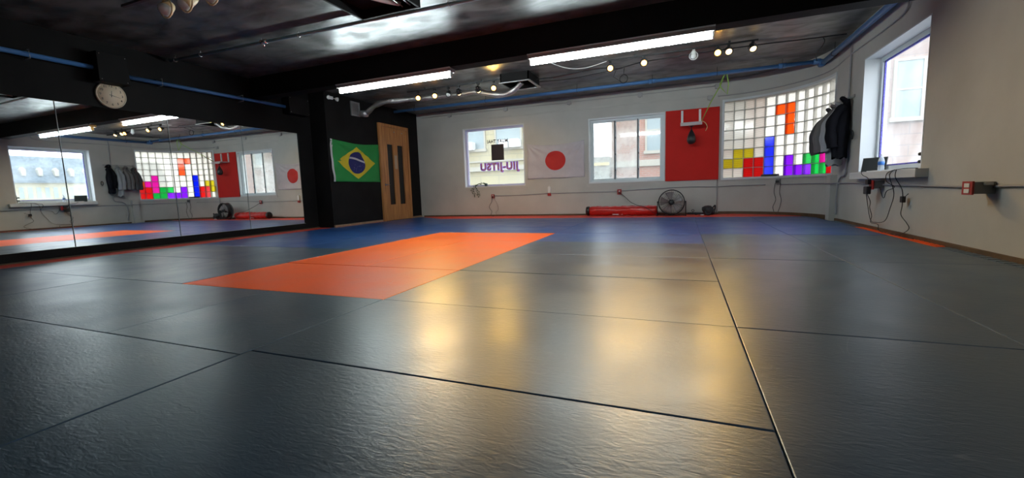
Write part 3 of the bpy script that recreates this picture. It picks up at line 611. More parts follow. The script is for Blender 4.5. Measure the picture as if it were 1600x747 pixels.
for y, d in ((4.86, (1, -.6, -.3)), (5.10, (1, .2, -.2))): MB().lathe([(.012, -.05), (.035, -.03), (.042, .01), (.036, .014)], (XB+.07, y, 2.685), d, 16).tube([(XB+.03, (y+4.97)/2, 2.70), (XB+.06, y, 2.69)], .008, 6).build('lamp_head', WPL, t)
t = thing('ceiling_cassette', (-3.15, 1.5, 2.82), 'black open ceiling unit with a curved white duct at the top edge', 'air conditioner')
m = MB(); cx0, cx1, cy0, cy1, cz = -3.75, -2.95, .8, 2.12, 2.70
m.box((cx0, cy0, cz), (cx0+.025, cy1, H)).box((cx1-.025, cy0, cz), (cx1, cy1, H)).box((cx0, cy1-.025, cz), (cx1, cy1, H)).box((cx0, cy0, cz), (cx1, cy0+.025, H)).box((cx0, cy0, H-.02), (cx1, cy1, H)); m.build('casing', BLKB, t)
m = MB().surf(lambda u, v: (cx0+.32+.25*u*u+.03*v, cy0+.1+1.15*u, 2.74-.05*sin(u*3)+.03*v), 16, 3, (.0, 0, .012)); m.build('curved_deflector', WPL, t)
m = MB()
for k in (.60, .70): m.tube([(cx0+k-.12, cy0+.1, 2.73), (cx0+k+.02, cy0+.7, 2.75), (cx0+k+.0, cy1-.05, 2.73)], .007, 6)
m.build('fin', STEEL, t)

# ------------------------------------------------------------------ clock
t = thing('wall_clock', (-7.5, 1.345, 1.93), 'round cream wall clock on the black band above the mirrors', 'clock')
cc = Vector((-7.5, 1.41, 2.125)); CF = mat('cream_clock_face', (.88, .74, .54), .5); INK = mat('clock_ink', (.05, .04, .03), .6)
MB().lathe([(.17, 0), (.172, .02), (.168, .032), (.156, .034), (.154, .026)], cc, (1, 0, 0), 40).build('clock_case', mat('cream_clock_rim', (.70, .58, .42), .4), t)
MB().lathe([(.154, 0), (.154, .002)], cc+Vector((.026, 0, 0)), (1, 0, 0), 40).build('clock_face', CF, t)
for h in range(1, 13):
    a = radians(90-30*h)
    text('numeral', str(h), .042, (cc.x+.0285, cc.y+.122*cos(a), cc.z+.122*sin(a)), INK, t, rot=(pi/2, 0, pi/2), ext=.0005, off=.0004)
def hand(a, l, w_, name, xo):
    a = radians(90-a); dr = Vector((0, cos(a), sin(a))); n = Vector((0, -sin(a), cos(a))); c = cc+Vector((xo, 0, 0))
    pp = [c-dr*.025-n*w_, c-dr*.025+n*w_, c+dr*l+n*w_*.4, c+dr*l-n*w_*.4]; pp2 = [q+Vector((.001, 0, 0)) for q in pp]
    MB().add(pp+pp2, [(0, 1, 2, 3), (7, 6, 5, 4), (0, 4, 5, 1), (1, 5, 6, 2), (2, 6, 7, 3), (3, 7, 4, 0)]).build(name, INK, t)
hand(5, .062, .004, 'hour_hand', .029); hand(104, .100, .003, 'minute_hand', .031)

# ------------------------------------------------------------------ flags
def sag(u, v, k):  # cloth ripple away from the wall, metres
    d = .014+.012*sin(u*9+v*4+k)+.009*sin(u*23-v*7+k*2)*(1-v*.3)+.007*sin(v*15+u*3)
    for cx_, cz_ in ((0, 1), (1, 1)):
        du, dv = u-cx_, v-cz_; r = math.hypot(du, dv); an = math.atan2(dv, du)
        d += .022*sin(an*14+k)*math.exp(-r*2.2)*min(1, r*6)
    return max(.003, d+.004)
def flag_pt(u, v, base, du, dz_, nrm, k, lift=0, scal=.05):
    top = -scal*sin(pi*u)*v   # hem hangs down between its two tacks
    return Vector(base)+Vector(du)*u+Vector((0, 0, 1))*(dz_*v+top)+Vector(nrm)*(sag(u, v, k)+lift)
def cl(name, c): return mat(name, c, .75, noise=.05, scale=5, bump=.3, bscale=25)
FG, FY, FB, FW = cl('green_flag_cloth', (.015, .23, .045)), cl('yellow_flag_cloth', (.62, .46, .02)), cl('dark_blue_flag_cloth', (.012, .014, .11)), cl('white_flag_cloth', (.52, .475, .50))
FRD = cl('red_flag_cloth', (.50, .02, .015))
b0, dU, dZ = (XB, 4.86, .965), (0, 1.53, 0), .895
base = MB().surf(lambda u, v: flag_pt(u, v, b0, dU, dZ, (1, 0, 0), 1.0), 60, 36, (.0015, 0, 0)).build('flag', FG); tag(base, 'green flag with a yellow diamond and blue disc on the black wall', 'flag')
def patch(fn, name, m, parent, lift, nr=12, na=48, band=None):
    # fn(r,a)->(u,v) disc-like patch laid on the cloth
    mb = MB(); vs = [flag_pt(*fn(0, 0), *parent, lift=lift)]; fs = []
    for i in range(1, nr+1):
        for j in range(na): vs.append(flag_pt(*fn(i/nr, 2*pi*j/na), *parent, lift=lift))
    for j in range(na): fs.append((0, 1+j, 1+(j+1) % na))
    for i in range(nr-1):
        for j in range(na): fs.append((1+i*na+j, 1+(i+1)*na+j, 1+(i+1)*na+(j+1) % na, 1+i*na+(j+1) % na))
    return mb.add(vs, fs, True)
FA = (b0, dU, dZ, (1, 0, 0), 1.0)
def rh(r, a):
    c, s_ = cos(a), sin(a); q = 1/(abs(c)+abs(s_)); return (.5+.40*r*q*c, .5+.42*r*q*s_)
patch(rh, '', None, FA, .0035).build('yellow_diamond', FY, base)
patch(lambda r, a: (.485+.165*r*cos(a), .5+.285*r*sin(a)), '', None, FA, .0055).build('blue_disc', FB, base)
def bandp(u, v):
    x = -.96+1.92*u; yc = .42-.30*(x+1)/2*1.2+.10*(1-x*x); hw = .09
    y = yc+(v-.5)*2*hw; s_ = x*x+y*y
    if s_ > .97: k = math.sqrt(.97/s_); x *= k; y *= k
    return flag_pt(.485+.165*x, .5+.285*y, *FA, lift=.0075)
MB().surf(bandp, 24, 3).build('white_band', FW, base)
m = MB()
for k in range(22):
    a = random.uniform(pi*1.02, pi*1.98); r = math.sqrt(random.uniform(.08, .75)); u, v = .485+.165*r*cos(a), .5+.285*r*sin(a)*.95-.01
    c = flag_pt(u, v, *FA, lift=.0075); q = .006
    m.add([c+Vector((0, q*cos(pi/2+j*pi/5)*(1 if j % 2 == 0 else .45), q*sin(pi/2+j*pi/5)*(1 if j % 2 == 0 else .45))) for j in range(10)], [tuple(range(10))])
m.build('stars', FW, base)
MB().surf(lambda u, v: flag_pt(u*.035, v, *FA, lift=.003), 2, 36).build('white_hem', FW, base)
b1, dU1, dZ1 = (-3.86, 8.1, .925), (1.45, 0, 0), .87
FJ = (b1, dU1, dZ1, (0, -1, 0), 2.6)
base = MB().surf(lambda u, v: flag_pt(u, v, *FJ, scal=.07), 60, 36, (0, -.0015, 0)).build('flag', FW); tag(base, 'white flag with a red disc on the far wall between windows', 'flag')
def jp(r, a):
    return (.505+.175*r*cos(a), .53+.292*r*sin(a))
mb = MB(); nr, na = 12, 56; vs_ = [flag_pt(*jp(0, 0), *FJ, lift=.004, scal=.07)]; fs_ = []
for i in range(1, nr+1):
    for j in range(na): vs_.append(flag_pt(*jp(i/nr, 2*pi*j/na), *FJ, lift=.004, scal=.07))
for j in range(na): fs_.append((0, 1+j, 1+(j+1) % na))
for i in range(nr-1):
    for j in range(na): fs_.append((1+i*na+j, 1+(i+1)*na+j, 1+(i+1)*na+(j+1) % na, 1+i*na+(j+1) % na))
mb.add(vs_, fs_, True).build('red_disc', FRD, base)

# ------------------------------------------------------------------ red pad, speed bag
tag(MB().box((-.585, 8.07, .745), (.49, 8.1, 2.275), .004).build('wall_pad', REDP), 'red rectangular wall pad behind the speed bag', 'wall pad')
t = thing('speed_bag_platform', (-.06, 7.9, 1.88), 'white bracket platform for the speed bag on the red pad', 'platform')
MB().box((-.27, 8.04, 1.93), (-.225, 8.07, 2.25), .003).build('upright', WPL, t)
MB().box((.085, 8.04, 1.93), (.13, 8.07, 2.25), .003).build('upright', WPL, t)
MB().box((-.28, 7.72, 1.93), (.14, 8.07, 1.955), .004).box((-.28, 7.715, 1.885), (.14, 7.735, 1.955), .003).build('board', mat('offwhite_board', (.50, .42, .40), .5), t)
t = thing('speed_bag', (-.06, 7.86, 1.5), 'black speed bag hanging under the white platform', 'punching bag')
MB().lathe([(.012, 0), (.05, .10*.1), (.075, .035), (.088, .085), (.086, .13), (.07, .19), (.045, .25), (.02, .30), (.014, .315)], (-.06, 7.84, 1.505), (0, 0, 1), 24).build('bag_body', mat('black_leather', (.015, .014, .015), .35), t)
MB().lathe([(.008, 0), (.008, .06), (.05, .062), (.05, .072)], (-.06, 7.84, 1.815), (0, 0, 1), 16).build('swivel', BMET, t)

# ------------------------------------------------------------------ on the floor by the far wall
RV = mat('red_vinyl_cover', (.50, .018, .012), .32, noise=.15, scale=6, bump=.9, bscale=9)
t = thing('rolled_heavy_bag', (-1.5, 7.78, 0), 'long red vinyl punching bag lying on the floor left of the fan', 'punching bag')
n = 40; pts = [(-2.24+1.50*i/n, 7.78, .115) for i in range(n+1)]
rs = [.108+.004*sin(i*1.3)+.003*sin(i*2.9) for i in range(n+1)]; rs[0] = .085; rs[1] = .104; rs[-1] = .09; rs[-2] = .108
mb = MB().tube(pts, .1, 26, True, rs)
for v in mb.v:
    an = math.atan2(v.z-.115, v.y-7.78); f = 1+.03*sin(an*5+v.x*9)+.02*sin(v.x*31+an*2); v.y = 7.78+(v.y-7.78)*f; v.z = max(.003, .115+(v.z-.115)*f)
mb.build('bag_body', RV, t)
MB().lathe([(.06, 0), (.098, .01), (.108, .03), (.110, .075), (.102, .085)], (-2.32, 7.78, .115), (1, 0, 0), 24).build('end_cap', BPL, t)
MB().box((-1.70, 7.667, .030), (-1.56, 7.6685, .045)).box((-1.49, 7.667, .033), (-1.47, 7.6685, .045)).build('worn_white_mark', WPL, t)
# fan
t = thing('drum_fan', (-.44, 7.62, 0), 'round black drum fan standing on the floor under the window', 'fan')
fc = Vector((-.44, 7.62, .29)); R = .262; AX = (0, -1, 0)
m = MB().torus(fc+Vector((0, -.07, 0)), R, .009, AX, 44).torus(fc+Vector((0, .09, 0)), R, .009, AX, 44)
m.lathe([(R-.004, -.07), (R, -.07), (R, .09), (R-.004, .09), (R-.004, -.07)], fc, AX, 44, False)
m.build('drum', BMET, t)
m = MB()
for q in (.05, .08, .11, .14, .17, .20, .23, .25): m.torus(fc+Vector((0, -.085+.02*(q/.25)**2, 0)), q, .0013, AX, 36)
for k in range(12):
    a = 2*pi*k/12; m.tube([fc+Vector((.03*cos(a), -.088, .03*sin(a))), fc+Vector((R*cos(a), -.068, R*sin(a)))], .0022, 5)
m.build('front_grille', BMET, t)
m = MB()
for q in (.10, .18): m.torus(fc+Vector((0, .09, 0)), q, .0015, AX, 30)
for k in range(12):
    a = 2*pi*k/12+.2; m.tube([fc+Vector((0, .10, 0)), fc+Vector((R*cos(a), .088, R*sin(a)))], .002, 5)
m.build('rear_grille', BMET, t)
MB().lathe([(.06, -.02), (.062, .09), (.05, .11)], fc, (0, 1, 0), 20).build('motor', BMET, t)
MB().lathe([(.045, .078), (.045, .098), (.03, .103)], fc, AX, 20).build('badge', BPL, t)
FBL = mat('grey_fan_blade', (.26, .22, .21), .4)
m = MB()
for k in range(5):
    a0_ = 2*pi*k/5+.5
    m.surf(lambda u, v: fc+Vector(((.05+.18*v)*cos(a0_+(u-.5)*(.75+.1*v)), -.03+.05*(u-.5), (.05+.18*v)*sin(a0_+(u-.5)*(.75+.1*v)))), 10, 8, (0, .004, 0))
m.build('fan_blades', FBL, t)
m = MB()
for sx in (-1, 1): m.tube([(fc.x+sx*.285, 7.62, .012), (fc.x+sx*.285, 7.62, .31)], .009, 8).tube([(fc.x+sx*.285, 7.50, .010), (fc.x+sx*.285, 7.74, .010)], .010, 8)
m.tube([(fc.x-.285, 7.62, .014), (fc.x+.285, 7.62, .014)], .009, 8); m.build('stand', BMET, t)
for sx in (-1, 1): MB().lathe([(.022, 0), (.022, .02), (.01, .03)], (fc.x+sx*.265, 7.62, .295), (sx, 0, 0), 12).build('tilt_knob', BPL, t)
cable('power_cord', [(-1.585, 8.05, .53), (-1.45, 7.95, .42), (-1.30, 7.80, .30), (-1.15, 7.70, .235), (-1.0, 7.67, .20), (-.85, 7.655, .10), (-.72, 7.66, .02), (-.60, 7.75, .008), (-.50, 7.74, .12)], .006, WIRE, 'black power cord from the wall outlet across the red bag to the fan', 'cord')
# black gear
t = thing('sparring_helmet', (.30, 7.78, 0), 'black padded head guard on the floor at the foot of the wall', 'helmet')
GEAR = mat('black_gear_vinyl', (.012, .012, .014), .45, bump=.5, bscale=14)
mb = MB().lathe([(.02, 0), (.09, .01), (.115, .06), (.118, .11), (.10, .16), (.06, .19), (.01, .20)], (.29, 7.80, .002), (0, 0, 1), 24)
for v in mb.v: v.x = .29+(v.x-.29)*1.05+.02*sin(v.z*30); v.y += .015*sin(v.x*40)
mb.build('helmet_shell', GEAR, t)
MB().torus((.29, 7.72, .07), .055, .020, (0, -1, .25), 18).build('face_padding', GEAR, t)
MB().tube(smooth_path([(.38, 7.80, .16), (.42, 7.78, .20), (.415, 7.78, .10), (.40, 7.77, .02)]), .014, 8).build('chin_strap', GEAR, t)
t = thing('skipping_rope', (.05, 7.78, 0), 'small heap of black rope with a ring handle beside the fan', 'rope')
m = MB().tube(smooth_path([(.16, 7.78, .01), (.10, 7.74, .03), (.04, 7.78, .01), (.10, 7.82, .02), (.17, 7.80, .04), (.06, 7.80, .03), (-.02, 7.78, .02), (-.01, 7.78, .06)]), .008, 8); m.build('rope', WIRE, t)
MB().torus((-.01, 7.78, .095), .024, .006, AX, 18).build('ring', BPL, t)
tag(MB().box((-.12, 7.97, 0), (.40, 8.03, .045), .01).build('foam_bar', BPL), 'low black foam bar lying against the far wall behind the rope', 'foam bar')
tag(MB().lathe([(.03, 0), (.045, .008), (.03, .018), (.01, .02)], (.17, 7.66, .0015), (0, 0, 1), 16).build('tape_roll', WPL), 'small white roll of tape on the red border beside the head guard', 'tape')

# ------------------------------------------------------------------ outlets and small wall things
REDO = mat('red_outlet_cover', (.35, .02, .015), .5); GBOX = mat('grey_steel_box', (.22, .21, .20), .5, .5)
def outlet_y(x, z, label, plug=True, s=1):
    t = thing('wall_outlet', (x, 8.1, z-.06), label, 'outlet')
    MB().box((x-.045*s, 8.055, z-.055*s), (x+.045*s, 8.1, z+.055*s), .004).build('outlet_box', GBOX, t)
    MB().box((x-.048*s, 8.048, z-.06*s), (x+.048*s, 8.056, z+.06*s), .002).build('cover_plate', REDO, t)
    MB().box((x-.018, 8.043, z-.03), (x+.018, 8.049, z-.006), .002).box((x-.018, 8.043, z+.006), (x+.018, 8.049, z+.03), .002).build('socket', WPL, t)
    if plug: MB().box((x-.015, 8.015, z-.035), (x+.015, 8.043, z-.008), .004).build('plug', BPL, t)
outlet_y(-1.59, .54, 'red outlet on the far wall above the red bag')
outlet_y(-4.83, .52, 'dark red outlet with dangling cord under the lettered window', True, .85)
cable('power_cord', [(-4.84, 8.02, .49), (-4.86, 8.03, .38), (-4.94, 8.04, .24), (-4.87, 8.04, .12), (-4.90, 8.03, .02), (-4.75, 7.9, .008)], .005, WIRE, 'black cord hanging from the outlet under the lettered window', 'cord')
cable('power_cord', [(-4.79, 8.04, .46), (-4.72, 8.05, .33), (-4.69, 8.05, .18), (-4.76, 8.05, .10), (-4.72, 8.04, .03)], .003, mat('brown_cord', (.14, .07, .05), .5), 'thin brown cord hanging beside the black one under the window', 'cord')
t = thing('wall_dispenser', (-3.3, 8.1, .50), 'white wall dispenser with red base below the white flag', 'dispenser')
MB().box((-3.335, 8.06, .56), (-3.265, 8.1, .72), .008).lathe([(.012, 0), (.012, .02)], (-3.3, 8.075, .72), (0, 0, 1), 10).build('dispenser_body', WPL, t)
MB().box((-3.34, 8.055, .49), (-3.26, 8.1, .56), .004).build('red_base', REDO, t)
# curved wall outlet with two cords and a black bar above it on the sill
a = 49.0; x, y = ac(a, .022)
t = thing('wall_outlet', (x, y, .62), 'dark outlet below the glass blocks with two cords hanging', 'outlet')
o = MB().box((-.04, -.02, 0), (.04, .02, .085), .004).build('outlet_box', GBOX, None, (0, 0, 0)); o.parent = t; o.location = (0, 0, 0); o.rotation_euler = (0, 0, radians(a-90))
o = MB().box((-.03, -.045, .01), (.03, -.021, .06), .004).build('plug', BPL, None, (0, 0, 0)); o.parent = t; o.location = (0, 0, 0); o.rotation_euler = (0, 0, radians(a-90))
for q, (aa, lb) in enumerate(((50.5, 'left one of the two cords under the block wall outlet'), (46.5, 'right one of the two cords under the block wall outlet'))):
    p = [(*ac(aa+dx, .05), z) for dx, z in ((0, .63), (.6, .45), (-.8, .3), (1.0-q, .16), (.2+q, .06))]
    cable('power_cord', p, .005, WIRE, 'black cord, '+lb, 'cord', True, 'cords under the block wall outlet')
a0_, a1_ = 50, 61
m = MB(); arcslab(m, RI-.03, RI+.05, a0_, a1_, ZB0+.012, ZB0+.055); tag(m.build('sound_bar', BPL), 'slim black bar lying on the sill of the block wall', 'speaker')
# right wall: outlet boxes standing off the wall
t = thing('wall_outlet', (2.1, 4.72, .52), 'outlet box with black chargers plugged in, under the right window', 'outlet')
MB().box((1.995, 4.50, .53), (2.1, 4.62, .625), .004).build('outlet_box', GBOX, t)
MB().box((1.983, 4.495, .52), (1.995, 4.625, .632), .002).build('cover_plate', REDO, t)
MB().box((1.945, 4.55, .585), (1.983, 4.64, .65), .008).build('charger', BPL, t)
MB().box((1.935, 4.54, .46), (1.983, 4.66, .56), .010).build('charger', BPL, t)
t = thing('wall_outlet', (2.1, 2.58, .50), 'red-faced grey outlet box on the bare right wall', 'outlet')
MB().box((1.965, 2.47, .505), (2.1, 2.60, .602), .004).build('outlet_box', GBOX, t)
MB().box((1.952, 2.465, .498), (1.966, 2.606, .609), .003).build('cover_plate', REDO, t)
MB().box((1.948, 2.50, .558), (1.953, 2.57, .592), .002).box((1.948, 2.50, .512), (1.953, 2.57, .546), .002).build('socket', WPL, t)
MB().box((2.02, 2.440, .575), (2.07, 2.47, .598), .003).build('conduit_clamp', STEEL, t)
# sill things
t = thing('tablet', (2.12, 5.13, .745), 'black tablet leaning in the corner of the right window sill', 'tablet')
def slab(x0, y0, x1, y1, z0, z1, th, lean, m, name, parent):
    d = Vector((x1-x0, y1-y0, 0)); L = d.length; d.normalize(); n = Vector((-d.y, d.x, 0)); o = Vector((x0, y0, z0)); up = (Vector((0, 0, 1))+n*lean).normalized(); hh = z1-z0
    pp = [o, o+d*L, o+d*L+up*hh, o+up*hh]; nn = n.copy()*th
    return MB().add([*pp, *[q+nn for q in pp]], [(3, 2, 1, 0), (4, 5, 6, 7), (0, 1, 5, 4), (1, 2, 6, 5), (2, 3, 7, 6), (3, 0, 4, 7)]).build(name, m, parent)
slab(2.05, 5.14, 2.24, 4.92, .748, .94, .014, .22, BPL, 'tablet_body', t)
slab(2.058, 5.128, 2.232, 4.927, .76, .925, .002, .22, mat('dark_screen', (.03, .035, .035), .15), 'screen', t)
t = thing('water_bottle', (2.10, 4.62, .745), 'clear plastic water bottle with a blue label on the right window sill', 'bottle')
PET = mat('clear_bottle_plastic', (.75, .80, .84), .1); PET.node_tree.nodes['Principled BSDF'].inputs['Alpha'].default_value = .45
MB().lathe([(.028, 0), (.033, .006), (.033, .05), (.031, .06), (.033, .07), (.033, .125), (.028, .15), (.013, .18), (.012, .195)], (2.10, 4.64, .747), (0, 0, 1), 22).build('bottle_body', PET, t)
MB().lathe([(.0338, 0), (.0338, .045)], (2.10, 4.64, .822), (0, 0, 1), 22).build('blue_label', mat('blue_bottle_label', (.03, .16, .5), .4), t)
MB().lathe([(.015, 0), (.015, .016)], (2.10, 4.64, .940), (0, 0, 1), 16).build('bottle_cap', WPL, t)
t = thing('security_camera', (2.14, 3.70, .745), 'slim black upright device at the near end of the right window sill', 'device')
MB().box((2.12, 3.675, .747), (2.16, 3.70, .96), .005).build('device_body', BPL, t)
for z in (.90, .82): MB().lathe([(.014, 0), (.018, .03), (.018, .045), (.01, .05)], (2.13, 3.70, z), (-.4, 1, 0), 14).build('lens', BMET, t)
GC_ = 'cords under the right window'
cable('power_cord', [(2.03, 4.86, .745), (1.983, 4.90, .74), (1.982, 4.83, .70), (1.975, 4.70, .68), (1.97, 4.62, .655)], .004, WIRE, 'short black cord from the tablet down to the charger', 'cord', True, GC_)
cable('power_cord', [(2.10, 3.72, .752), (1.99, 3.80, .752), (1.98, 4.1, .72), (1.98, 4.12, .62), (2.05, 4.1, .55), (2.06, 4.32, .50), (2.06, 4.38, .42), (2.06, 4.44, .44), (2.05, 4.495, .55)], .004, WIRE, 'black cord looping high from the sill end back to the outlet', 'cord', True, GC_)
cable('power_cord', [(1.985, 3.95, .748), (1.98, 4.05, .68), (2.05, 4.1, .48), (2.06, 4.2, .30), (2.06, 4.32, .14), (2.06, 4.6, .10), (2.06, 4.74, .12), (2.02, 4.72, .28), (1.96, 4.62, .46)], .004, WIRE, 'black cord in a long low loop below the right window', 'cord', True, GC_)
cable('power_cord', [(1.96, 4.59, .46), (2.02, 4.66, .36), (2.05, 4.76, .28), (2.05, 4.68, .18), (2.05, 4.70, .09), (2.04, 4.45, .085), (2.04, 4.40, .012), (2.03, 4.0, .006), (2.04, 3.55, .01)], .004, WIRE, 'black zigzag cord falling from the charger to the floor edge', 'cord', True, GC_)
t = thing('inline_switch_cord', (2.05, 3.87, 0), 'black cord with a small inline box, hanging below the sill middle', 'cord', GC_)
MB().tube(smooth_path([(1.985, 3.9, .75), (1.98, 3.90, .66), (2.04, 3.88, .52), (2.05, 3.88, .36), (2.06, 3.92, .24), (2.06, 3.78, .16), (2.06, 3.72, .10), (2.05, 3.86, .03), (2.04, 4.1, .006)]), .004, 7).build('cord', WIRE, t)
MB().box((2.03, 3.84, .38), (2.065, 3.90, .45), .006).tube([(2.05, 3.84, .44), (2.05, 3.76, .48)], .004, 6).build('inline_box', BPL, t)

# ------------------------------------------------------------------ plant on the lettered window sill
t = thing('trailing_plant', (-5.07, 8.12, .785), 'small potted plant trailing over the lettered window sill', 'plant')
MB().lathe([(.03, 0), (.042, .07), (.045, .075), (.038, .07)], (-5.05, 8.13, .786), (0, 0, 1), 18).build('pot', mat('teal_pot', (.05, .09, .10), .5), t)
VINE = mat('dark_green_leaf', (.03, .055, .02), .6)
m = MB(); lf = MB()
for k, (xe, ze) in enumerate(((-5.36, .50), (-5.28, .56), (-5.42, .60), (-5.24, .50))):
    P = smooth_path([(-5.05, 8.13, .86), (-5.15, 8.10, .88-.01*k), (-5.28-.02*k, 8.07, .82), (xe-.03, 8.06, .70), (xe+.02*(k % 2), 8.06, .60), (xe, 8.06, ze)], 5)
    m.tube(P, .003, 5)
    for i in range(2, len(P), 2):
        c = P[i]; a = random.uniform(0, 6.28); d = Vector((cos(a)*.8, -.3, sin(a)*.8)).normalized()*.032; n = Vector((-d.z, 0, d.x))*.5
        lf.add([c, c+d*.5+n, c+d, c+d*.5-n, c+d*.5+Vector((0, -.004, 0))], [(0, 1, 4), (1, 2, 4), (2, 3, 4), (3, 0, 4)])
m.build('vine', VINE, t); lf.build('leaves', VINE, t)

# ------------------------------------------------------------------ hanging clothes
def garment(name, y, ztop, zbot, x_out, wid, m, label, lean, k, collar=None, lean_z=0, trimz=None):
    # a jacket hung on a hook from its collar: a tapering folded body with two sleeves
    t = thing(name, (2.08, y, zbot), label, 'jacket', 'jackets hanging on the wall hooks')
    mb = MB(); nz_, na = 30, 40; vs = []; fs = []
    for i in range(nz_+1):
        v = i/nz_; z = ztop+(zbot-ztop)*v
        spread = min(1, .22+1.9*v**.75) if v < .5 else 1-.10*(v-.5)
        cx = 2.05-(x_out*.5)*spread*(.45+.55*min(1, v*2)); ax = x_out*.52*spread; ay = wid*.5*min(1, .35+1.5*v)
        for j in range(na):
            a = 2*pi*j/na; f = 1+.10*sin(a*4+k+v*1.2)+.05*sin(a*9-k*2+v*2)
            px = cx+ax*cos(a)*f-lean*v*.3; px = min(px, 2.085)
            vs.append((px, y+ay*sin(a)*f+lean_z*v+.012*sin(v*9+k), z+.018*sin(a*4+k)*v))
    for i in range(nz_):
        for j in range(na): fs.append((i*na+j, i*na+(j+1) % na, (i+1)*na+(j+1) % na, (i+1)*na+j))
    fs.append(tuple(range(na))); fs.append(tuple(nz_*na+j for j in range(na-1, -1, -1)))
    mb.add(vs, fs, True).build('jacket_body', m, t)
    for s in (-1, 1):
        P = smooth_path([(1.98, y+s*wid*.2, ztop-.10), (1.94-x_out*.45, y+s*wid*.34, ztop-.28), (1.96-x_out*.65, y+s*wid*.32, ztop-.50), (1.98-x_out*.60, y+s*wid*.28, ztop-.70)], 7)
        rs = [.048+.006*sin(i*.9+k)+.014*(i/len(P)) for i in range(len(P))]
        MB().tube(P, .05, 14, True, rs).build('sleeve', m, t)
    MB().tube(smooth_path([(2.03, y-.06, ztop-.05), (1.97, y-.03, ztop+.015), (1.965, y+.03, ztop+.015), (2.03, y+.06, ztop-.05)]), .022, 10).build('collar', collar or m, t)
    return t
CB = mat('black_cotton', (.010, .010, .013), .95, spec=.05, bump=.4, bscale=30)
CG = mat('warm_grey_cotton', (.17, .155, .15), .95, spec=.05, bump=.4, bscale=30); CW = mat('off_white_gi_cotton', (.36, .36, .37), .95, spec=.05, bump=.4, bscale=30)
CG2 = mat('dark_grey_cotton', (.08, .075, .078), .95, spec=.05, bump=.4, bscale=30); CBL = mat('light_blue_lining', (.05, .11, .24), .7)
g = garment('jacket', 5.74, 1.84, .98, .18, .17, CB, 'black jacket with blue lining, nearest of the jackets on the wall hooks', 0, .3)
MB().surf(lambda u, v: (1.86-.02*sin(v*6)-.035*u, 5.655-.012*sin(u*5), 1.55-.20*v-.05*u), 6, 8, (-.004, -.004, 0)).build('blue_lining', CBL, g)
garment('jacket', 5.965, 1.80, .88, .20, .15, CW, 'off-white training jacket directly behind the black one', 0, 1.7)
garment('jacket', 6.185, 1.80, 1.10, .26, .15, CG, 'grey training jacket, third from the right window on the hooks', .0, 2.9)
garment('jacket', 6.405, 1.78, 1.13, .26, .15, CG2, 'dark grey jacket furthest back, overlapping the glass blocks', .0, 4.4)
t = thing('coat_rack', (2.09, 6.08, 1.82), 'row of steel hooks holding the jackets on the right wall', 'coat rack')
MB().box((2.08, 5.66, 1.85), (2.1, 6.48, 1.89), .003).build('backboard', CONDW, t)
for y in (5.76, 6.00, 6.20, 6.40): MB().tube(smooth_path([(2.08, y, 1.87), (2.02, y, 1.855), (2.005, y, 1.875), (2.0, y, 1.90)]), .006, 8).build('hook', STEEL, t)
cable('loop_strap', [(2.06, 5.60, 1.30), (2.05, 5.57, 1.36), (2.06, 5.54, 1.33), (2.06, 5.54, 1.26), (2.06, 5.57, 1.24), (2.06, 5.60, 1.30)], .009, BPL, 'small black looped strap beside the black jacket', 'strap')

# ------------------------------------------------------------------ outside
def brick(name, c1, c2, mortar, sc=1, bw=.5, bh=.25, msz=.02):
    m = bpy.data.materials.new(name); m.use_nodes = True; n = m.node_tree; b = n.nodes['Principled BSDF']; b.inputs['Roughness'].default_value = .9
    t = n.nodes.new('ShaderNodeNewGeometry'); sp_ = n.nodes.new('ShaderNodeSeparateXYZ'); cb = n.nodes.new('ShaderNodeCombineXYZ'); ad = n.nodes.new('ShaderNodeMath'); ad.operation = 'ADD'
    n.links.new(t.outputs['Position'], sp_.inputs[0]); n.links.new(sp_.outputs[0], ad.inputs[0]); n.links.new(sp_.outputs[1], ad.inputs[1]); n.links.new(ad.outputs[0], cb.inputs[0]); n.links.new(sp_.outputs[2], cb.inputs[1])
    k = n.nodes.new('ShaderNodeTexBrick'); k.inputs['Color1'].default_value = c1; k.inputs['Color2'].default_value = c2; k.inputs['Mortar'].default_value = mortar
    k.inputs['Scale'].default_value = sc; k.inputs['Brick Width'].default_value = bw; k.inputs['Row Height'].default_value = bh; k.inputs['Mortar Size'].default_value = msz
    n.links.new(cb.outputs[0], k.inputs[0]); n.links.new(k.outputs[0], b.inputs['Base Color']); return m
CRB = brick('cream_stone', (.36, .32, .19, 1), (.33, .29, .18, 1), (.25, .23, .16, 1), 1, .9, .45, .012)
ORB = brick('orange_brick', (.30, .14, .10, 1), (.26, .12, .085, 1), (.26, .20, .16, 1), 1, .24, .08, .01)
PKB = brick('pale_pink_block', (.27, .19, .155, 1), (.24, .17, .14, 1), (.20, .155, .135, 1), 1, .7, .32, .015)
PLAS = mat('weathered_plaster', (.24, .25, .22), .9, noise=.25, scale=1.5)
WG = mat('pale_shaded_window', (.20, .25, .25), .3); STN = mat('pale_stone_trim', (.32, .30, .24), .8); SLATE = mat('slate_roof', (.10, .13, .15), .7, noise=.3, scale=2)
